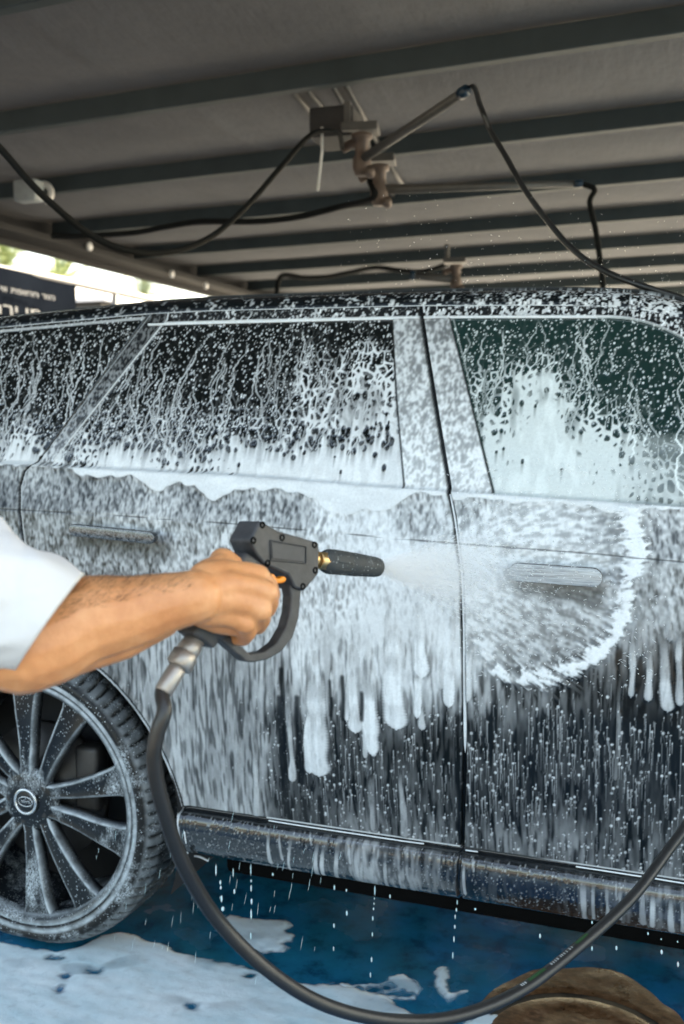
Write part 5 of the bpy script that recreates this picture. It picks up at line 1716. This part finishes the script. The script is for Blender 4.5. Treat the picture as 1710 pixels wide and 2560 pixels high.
    for i in rs.choice(cand, 3200):
        if rs.random() > .25 + upness[i] * .7: continue
        d = hat(no[i] * .55 + axv * .8 + rs.normal(0, .25, 3)); Lh = rs.uniform(.006, .013)
        w = hat(np.cross(d, no[i])) * .00018
        i0 = len(V); V += [co[i] - w, co[i] + w, co[i] + d * Lh + no[i] * .001]; Fc.append((i0, i0 + 1, i0 + 2))
    me = bpy.data.meshes.new('arm_hair'); me.from_pydata([tuple(v) for v in V], [], Fc)
    ah = obj('arm_hair', me, hm, root, smooth=False); ah['kind'] = 'stuff'


person()

# ================================================================== FOAM ON THE FLOOR, MANHOLE, WATER
FOAM_FLOOR, _nt, _b = mat_new('soap_foam_on_floor')
_nt.links.new(ramp(_nt, noise(_nt, 3.2, 7, .62, sc3=(1, 2.2, 1)), [(.28, (.40, .58, .64)), (.44, (.62, .75, .79)), (.62, (.74, .83, .86)), (.8, (.82, .88, .89))]), _b.inputs['Base Color'])
_b.inputs['Roughness'].default_value = .38
_b.inputs['Specular IOR Level'].default_value = .4
bump(_nt, _b, noise(_nt, 45, 7, .7), .35, .006)
_at = N(_nt, 'ShaderNodeAttribute', attribute_name='foam'); _tp = _nt.nodes.new('ShaderNodeBsdfTransparent'); _mm = _nt.nodes.new('ShaderNodeMixShader')
_nt.links.new(_at.outputs['Fac'], _mm.inputs[0]); _nt.links.new(_tp.outputs[0], _mm.inputs[1]); _nt.links.new(_b.outputs[0], _mm.inputs[2]); _nt.links.new(_mm.outputs[0], _nt.nodes['Material Output'].inputs['Surface'])


def gz(px, py):
    return on_z(px, py, 0.0)[:2]


def fx_noise(x, y, s, seed):
    rs = np.random.default_rng(seed)
    k = rs.normal(0, 1, (14, 2)); k /= np.linalg.norm(k, axis=1)[:, None]
    k *= rs.uniform(.5, 2.0, (14, 1)) * 2 * math.pi / s
    p = rs.uniform(0, 6.28, 14); a = 1 / np.linalg.norm(k, axis=1)
    return sum(a_ * np.sin(k_[0] * x + k_[1] * y + p_) for k_, p_, a_ in zip(k, p, a)) / a.sum() * 2.0


def puddle(label, polys, holes=(), h=.006, cell=.004, rough=.012, scale=.10, seed=0):
    polys = [np.array([gz(*p) for p in q]) for q in polys]
    allp = np.vstack(polys)
    lo, hi = allp.min(0) - .05, allp.max(0) + .05
    xs = np.arange(lo[0], hi[0], cell); ys = np.arange(lo[1], hi[1], cell)
    X, Y = np.meshgrid(xs, ys, indexing='ij')
    sd = np.full(X.shape, -9.0)
    for P in polys:
        d = np.full(X.shape, 9.0); ins = np.zeros(X.shape, bool)
        for i in range(len(P)):
            a, b = P[i], P[(i + 1) % len(P)]
            ab = b - a; t = np.clip(((X - a[0]) * ab[0] + (Y - a[1]) * ab[1]) / (ab @ ab + 1e-12), 0, 1)
            d = np.minimum(d, np.hypot(X - a[0] - t * ab[0], Y - a[1] - t * ab[1]))
            cnd = ((a[1] > Y) != (b[1] > Y)) & (X < (b[0] - a[0]) * (Y - a[1]) / (b[1] - a[1] + 1e-12) + a[0])
            ins ^= cnd
        sd = np.maximum(sd, np.where(ins, d, -d))
    sd = sd + rough * fx_noise(X, Y, scale, seed) + rough * .5 * fx_noise(X, Y, scale * .35, seed + 1)
    for hx, hy, rx, ry in holes:
        c = gz(hx, hy); e = gz(hx + rx, hy); f = gz(hx, hy + ry)
        u = np.array(e) - c; v = np.array(f) - c
        M = np.linalg.inv(np.stack([u, v], 1))
        q = np.stack([X - c[0], Y - c[1]], -1) @ M.T
        rr = np.hypot(q[..., 0], q[..., 1])
        sd = np.minimum(sd, (rr - 1) * np.linalg.norm(v) * .8)
    Z = np.where(sd > 0, .0015 + h * (1 - np.exp(-np.clip(sd, 0, None) / .012)) + .0012 * fx_noise(X, Y, .05, seed + 3) * (sd > .01), .0012)
    Z = np.maximum(Z, .0012)
    keep = sd > 0
    kc = keep[:-1, :-1] | keep[1:, :-1] | keep[:-1, 1:] | keep[1:, 1:]
    idx = np.arange(X.size).reshape(X.shape)
    Q = np.stack([idx[:-1, :-1], idx[1:, :-1], idx[1:, 1:], idx[:-1, 1:]], -1)[kc]
    u, inv = np.unique(Q, return_inverse=True)
    V = np.stack([X, Y, Z], -1).reshape(-1, 3)[u]
    sw = fx_noise(X + .05 * fx_noise(X, Y, .3, seed + 7), Y * 2.2 + .06 * fx_noise(X, Y, .25, seed + 8), .22, seed + 9)
    fine = fx_noise(X, Y, .030, seed + 10)
    thin = ss(sw, .25, .75) * np.exp(-np.clip(sd, 0, None) / .07)
    cov = ss(sd + .006 * fine, -.002, .016) * (1 - .5 * thin) * (1 - .10 * ss(fine, .5, .9))
    o = obj('foam_puddle', np_mesh('foam_puddle', V, inv.reshape(-1, 4), {'foam': cov.ravel()[u]}), FOAM_FLOOR)
    return tag(o, label, 'foam puddle', 'foam puddles on the blue floor')


puddle('wide foam puddle spreading from the wheel across the floor front',
       [[(-400, 2330), (0, 2350), (60, 2372), (140, 2378), (200, 2362), (250, 2340), (300, 2336), (350, 2342), (400, 2360), (450, 2378), (500, 2392), (540, 2400), (580, 2410), (640, 2425), (680, 2440), (720, 2452), (800, 2462), (900, 2470), (960, 2490), (1000, 2520), (1040, 2545), (1075, 2570), (1000, 2700), (600, 2900), (-100, 2900), (-700, 2700)]],
       holes=[(238, 2432, 8, 4), (163, 2444, 5, 3), (148, 2478, 5, 3), (135, 2398, 8, 3), (482, 2521, 6, 3.5), (625, 2441, 7, 4), (545, 2402, 6, 3)], h=.007, cell=.0045, rough=.010, scale=.16, seed=4)
puddle('rounded pale foam island beneath the car sill', [[(548, 2300), (575, 2286), (610, 2296), (680, 2300), (722, 2302), (735, 2318), (718, 2330), (742, 2342), (735, 2354), (712, 2360), (728, 2372), (710, 2382), (650, 2386), (610, 2380), (580, 2360), (555, 2335)]], h=.006, cell=.003, rough=.003, scale=.05, seed=8)
puddle('ragged strip of bubbly foam beside the hose loop', [[(815, 2462), (840, 2455), (880, 2462), (950, 2458), (975, 2440), (1010, 2434), (1045, 2452), (1058, 2475), (1040, 2500), (1000, 2506), (920, 2500), (860, 2488)]],
       holes=[(827, 2463, 8, 3.5), (902, 2475, 6, 3), (925, 2478, 14, 4), (970, 2470, 8, 4), (985, 2487, 16, 3), (1015, 2490, 10, 3)], h=.005, cell=.003, rough=.003, scale=.04, seed=12)
puddle('small boot-shaped foam blot near the brown manhole', [[(1082, 2430), (1100, 2416), (1122, 2420), (1128, 2440), (1120, 2460), (1130, 2480), (1165, 2478), (1150, 2495), (1120, 2506), (1100, 2488), (1085, 2465)]], h=.005, cell=.003, rough=.004, scale=.04, seed=15)
puddle('thin scrap of foam touching the manhole edge', [[(1155, 2555), (1200, 2536), (1240, 2532), (1262, 2545), (1250, 2575), (1200, 2600), (1150, 2590)]], h=.004, cell=.003, rough=.008, scale=.04, seed=17)


def manhole():
    rust, nt, b = mat_new('rusty_cast_iron')
    nt.links.new(ramp(nt, noise(nt, 26, 8, .78, sc3=(1, 1.6, 1)), [(.28, (.016, .010, .007)), (.42, (.070, .032, .014)), (.56, (.155, .074, .034)), (.74, (.27, .19, .13))]), b.inputs['Base Color'])
    nt.links.new(ramp(nt, noise(nt, 9, 4), [(.4, (.18,) * 3), (.6, (.6,) * 3)]), b.inputs['Roughness'])
    bump(nt, b, noise(nt, 70, 7, .75), .35, .004)
    p = [gz(1275, 2548), gz(1330, 2515), gz(1420, 2498), gz(1500, 2500), gz(1600, 2528)]
    P = np.array(p)
    Amat = np.c_[2 * P, np.ones(len(P))]; sol = np.linalg.lstsq(Amat, (P ** 2).sum(1), rcond=None)[0]
    c = sol[:2]; r = math.sqrt(sol[2] + c @ c); r = min(max(r, .22), .36)
    top = gz(1455, 2495); c = np.array([top[0], top[1]]) + hat(np.array([CAM[0] - top[0], CAM[1] - top[1]])) * r
    root = empty('manhole', (c[0], c[1], 0))
    tag(root, 'rusty brown round manhole cover in a worn patch of the blue floor', 'manhole')
    prof = [(.000, r - .008), (.0030, r - .008), (.0045, r - .012), (.0045, r - .05), (.0035, r - .056), (.0035, r * .55), (.0045, r * .53), (.0045, r * .30), (.0035, r * .28), (.0035, .002)]
    obj('cover', lathe_mesh('cover', (c[0], c[1], 0), (0, 0, 1), prof, 72), rust, root)
    # worn surround with an uneven outer edge, following the brown outline in the floor
    outp = np.array([gz(*q) for q in [(1190, 2560), (1275, 2452), (1330, 2430), (1395, 2424), (1450, 2420), (1530, 2424), (1560, 2436), (1610, 2470), (1655, 2505), (1700, 2545), (1740, 2600), (1700, 2700), (1500, 2760), (1250, 2700)]])
    oa = np.arctan2(outp[:, 1] - c[1], outp[:, 0] - c[0]); orr = np.hypot(outp[:, 1] - c[1], outp[:, 0] - c[0])
    s = np.argsort(oa); oa = np.r_[oa[s] - 2 * math.pi, oa[s], oa[s] + 2 * math.pi]; orr = np.tile(orr[s], 3)
    th = np.linspace(-math.pi, math.pi, 220, endpoint=False)
    R1 = np.maximum(np.interp(th, oa, orr), r + .02) + .008 * fx_noise(np.cos(th), np.sin(th), .35, 3)
    rows = []
    for t in np.linspace(0, 1, 10):
        rr = (r + .012) * (1 - t) + R1 * t
        z = np.where(t < .02, .001, 0.0030 * (1 - t ** 2) + .0016 * fx_noise(rr * np.cos(th), rr * np.sin(th), .07, 5) * t * (1 - t) * 4 + .0015)
        rows.append(np.stack([c[0] + rr * np.cos(th), c[1] + rr * np.sin(th), z], 1))
    obj('surround', grid_mesh('surround', np.array(rows), closed_v=True), rust, root)
    obj('gap', lathe_mesh('gap', (c[0], c[1], 0), (0, 0, 1), [(.0, r + .010), (.0026, r + .010)], 60), BLACK_PLASTIC, root)


manhole()

# ------------------------------------------------------------------ falling drips under the sill
WATER, _nt, _b = mat_new('soapy_water')
_b.inputs['Base Color'].default_value = (.62, .84, .86, 1)
_b.inputs['Roughness'].default_value = .12
_b.inputs['Specular IOR Level'].default_value = .6


def drops(name, label, items, mat):
    """items: (centre, half length vector, radius) -> elongated octahedra"""
    V, T_ = [], []
    for c, h, r in items:
        c = np.asarray(c, float); h = np.asarray(h, float)
        n = hat(np.cross(h, [.3, 1, .2])); b = hat(np.cross(h, n))
        i = len(V)
        ring1 = [c - h * .45 + r * (math.cos(a) * n + math.sin(a) * b) for a in np.linspace(0, 2 * math.pi, 6, endpoint=False)]
        ring2 = [c + h * .45 + r * (math.cos(a) * n + math.sin(a) * b) for a in np.linspace(0, 2 * math.pi, 6, endpoint=False)]
        V += [c - h] + ring1 + ring2 + [c + h]
        for k in range(6):
            k2 = (k + 1) % 6
            T_ += [(i, i + 1 + k2, i + 1 + k), (i + 1 + k, i + 1 + k2, i + 7 + k2), (i + 1 + k, i + 7 + k2, i + 7 + k), (i + 7 + k, i + 7 + k2, i + 13)]
    o = obj(name, np_mesh(name, np.array(V), np.array(T_)), mat)
    return tag(o, label, kind='stuff')


def sill_pt(px, py):
    return on_y(px, py, .05)


items = []
for col in [[(540, 2160, 2190, 4), (551, 2200, 2212, 5), (552, 2214, 2224, 5), (554, 2238, 2256, 6), (557, 2266, 2278, 9)], [(583, 2170, 2194, 3), (586, 2222, 2235, 5)],
            [(627, 2160, 2190, 3), (628, 2198, 2206, 4), (628, 2212, 2230, 4), (629, 2246, 2262, 5), (628, 2272, 2300, 4), (627, 2330, 2350, 3), (626, 2365, 2378, 3)], [(682, 2182, 2190, 5)],
            [(836, 2212, 2226, 4), (835, 2308, 2320, 4), (834, 2366, 2378, 3)], [(866, 2222, 2230, 4), (867, 2276, 2290, 5)], [(937, 2214, 2240, 3), (936, 2244, 2248, 3), (935, 2256, 2262, 3), (934, 2268, 2276, 3), (932, 2290, 2302, 4), (931, 2330, 2342, 3), (929, 2392, 2406, 4), (926, 2430, 2444, 3)],
            [(975, 2236, 2246, 4)], [(1143, 2250, 2262, 3), (1141, 2270, 2280, 4), (1138, 2286, 2298, 3), (1137, 2312, 2322, 4), (1135, 2340, 2356, 4), (1132, 2380, 2398, 3)], [(1188, 2270, 2276, 5)], [(1350, 2334, 2346, 5)], [(1480, 2365, 2378, 4)], [(1541, 2364, 2376, 5)], [(1654, 2374, 2386, 6)], [(1695, 2404, 2418, 5)], [(1653, 2346, 2350, 3)], [(1694, 2352, 2357, 3)], [(1480, 2302, 2310, 4)], [(1620, 2330, 2338, 4)]]:
    for x, y0, y1, w in col:
        a, b = sill_pt(x, y0), sill_pt(x, y1)
        items.append(((a + b) / 2, (a - b) / 2 * 1.1, w / FPX * 2.45 * .42))
rs = np.random.default_rng(9)
for _ in range(60):                                     # thin stray splash streaks round the wheel and under the sill
    x, y = rs.uniform(330, 900), rs.uniform(2000, 2330)
    a = sill_pt(x, y); d = np.array([rs.uniform(-.25, -.1), 0, -1.0]); L = rs.uniform(.006, .018)
    items.append((a + [0, rs.uniform(-.25, -.05), 0], d * L, .00035))
drops('falling_drips', 'strings of soapy drops falling from the car sill', items, WATER)

# ------------------------------------------------------------------ the jet: a dense cone of fine droplets leaving the nozzle
MIST, _nt, _b = mat_new('white_water_spray')
_b.inputs['Base Color'].default_value = (.96, .98, .98, 1)
_b.inputs['Roughness'].default_value = .5
_tr = _nt.nodes.new('ShaderNodeBsdfTranslucent'); _tr.inputs[0].default_value = (.97, .98, .98, 1)
_mx = _nt.nodes.new('ShaderNodeMixShader'); _mx.inputs[0].default_value = .5
_nt.links.new(_b.outputs[0], _mx.inputs[1]); _nt.links.new(_tr.outputs[0], _mx.inputs[2]); _nt.links.new(_mx.outputs[0], _nt.nodes['Material Output'].inputs['Surface'])
items = []
target = side(1230, 1420)
n1 = hat(np.cross(NOZ_AX, [0, 0, 1])); n2 = np.cross(NOZ_AX, n1)
jet_dir = hat(hat(target - NOZ) * .75 + NOZ_AX * .25)
n1 = hat(np.cross(jet_dir, [0, 0, 1])); n2 = np.cross(jet_dir, n1)
for _ in range(3200):
    t = .02 + .95 * rs.random() ** 1.5
    ca = rs.normal(0, .105); cb = rs.normal(0, .075)
    d = hat(jet_dir + n2 * ca + n1 * cb)
    L = min(np.linalg.norm(target - NOZ), 1.05)
    p = NOZ + d * t * L
    if p[1] > float(y_side(p[0], p[2])) - .01: continue
    items.append((p, d * rs.uniform(.003, .010), rs.uniform(.00018, .00042) * (1 + .6 * t)))
# rebound specks off the door and a fine drift of specks above the roof
for _ in range(900):
    q = side(rs.uniform(1150, 1640), rs.uniform(1150, 1700))
    items.append((q + np.array([rs.normal(0, .01), -abs(rs.normal(0, .05)) - .006, rs.normal(0, .01)]), np.array([rs.normal(0, .002), rs.normal(0, .001), .0016]), rs.uniform(.0003, .0007)))
for _ in range(520):
    x = rs.uniform(850, 1710); y = rs.uniform(480, 745)
    if rs.random() > (y - 440) / 300: continue
    items.append((at_depth(x, y, rs.uniform(2.0, 2.9)), np.array([rs.normal(0, .001), 0, .0010]), rs.uniform(.0002, .0006)))
drops('water_spray', 'white fan of water droplets bursting from the nozzle towards the door', items, MIST)

# a soft core of mist inside the jet
JM = bpy.data.materials.new('jet_mist'); JM.use_nodes = True
_nt = JM.node_tree; _nt.nodes.remove(_nt.nodes['Principled BSDF'])
_v = _nt.nodes.new('ShaderNodeVolumePrincipled'); _v.inputs['Color'].default_value = (1.0, 1.0, 1.0, 1); _v.inputs['Anisotropy'].default_value = -.1
_tc = _nt.nodes.new('ShaderNodeTexCoord'); _mp = _nt.nodes.new('ShaderNodeMapping')
_sep = _nt.nodes.new('ShaderNodeSeparateXYZ'); _nt.links.new(_tc.outputs['Object'], _sep.inputs[0])
# local z runs along the jet: density falls as the cone opens, and towards its skin
def _m(op, a, b=None):
    q = _nt.nodes.new('ShaderNodeMath'); q.operation = op
    for i, s in enumerate((a, b)):
        if s is None: continue
        if isinstance(s, (int, float)): q.inputs[i].default_value = s
        else: _nt.links.new(s, q.inputs[i])
    return q.outputs[0]
_rad = _m('SQRT', _m('ADD', _m('POWER', _sep.outputs[0], 2), _m('POWER', _sep.outputs[1], 2)))
_wid = _m('ADD', _m('MULTIPLY', _sep.outputs[2], .17), .010)
_edge = _m('MAXIMUM', _m('SUBTRACT', 1.0, _m('DIVIDE', _rad, _wid)), 0.0)
_fall = _m('DIVIDE', .035, _m('ADD', _m('MULTIPLY', _sep.outputs[2], _sep.outputs[2]), .012))
_nz = _nt.nodes.new('ShaderNodeTexNoise'); _nz.inputs['Scale'].default_value = 18
_nt.links.new(_tc.outputs['Object'], _nz.inputs['Vector'])
_end = _m('POWER', _m('MAXIMUM', _m('SUBTRACT', 1.0, _m('DIVIDE', _sep.outputs[2], .85)), 0.0), 1.5)
_den = _m('MULTIPLY', _m('MULTIPLY', _m('MULTIPLY', _edge, _fall), _m('MULTIPLY', _m('ADD', _nz.outputs['Fac'], .35), 48.0)), _end)
_nt.links.new(_den, _v.inputs['Density'])
_nt.links.new(_v.outputs[0], _nt.nodes['Material Output'].inputs['Volume'])
me = lathe_mesh('jet_mist', (0, 0, 0), (0, 0, 1), [(0.0, .010), (.85, .155)], 32)
jm = obj('jet_mist', me, JM)
jm.location = NOZ + jet_dir * .002
jm.rotation_euler = Vector(jet_dir).to_track_quat('Z', 'Y').to_euler()
tag(jm, 'soft white mist round the water jet', kind='stuff')
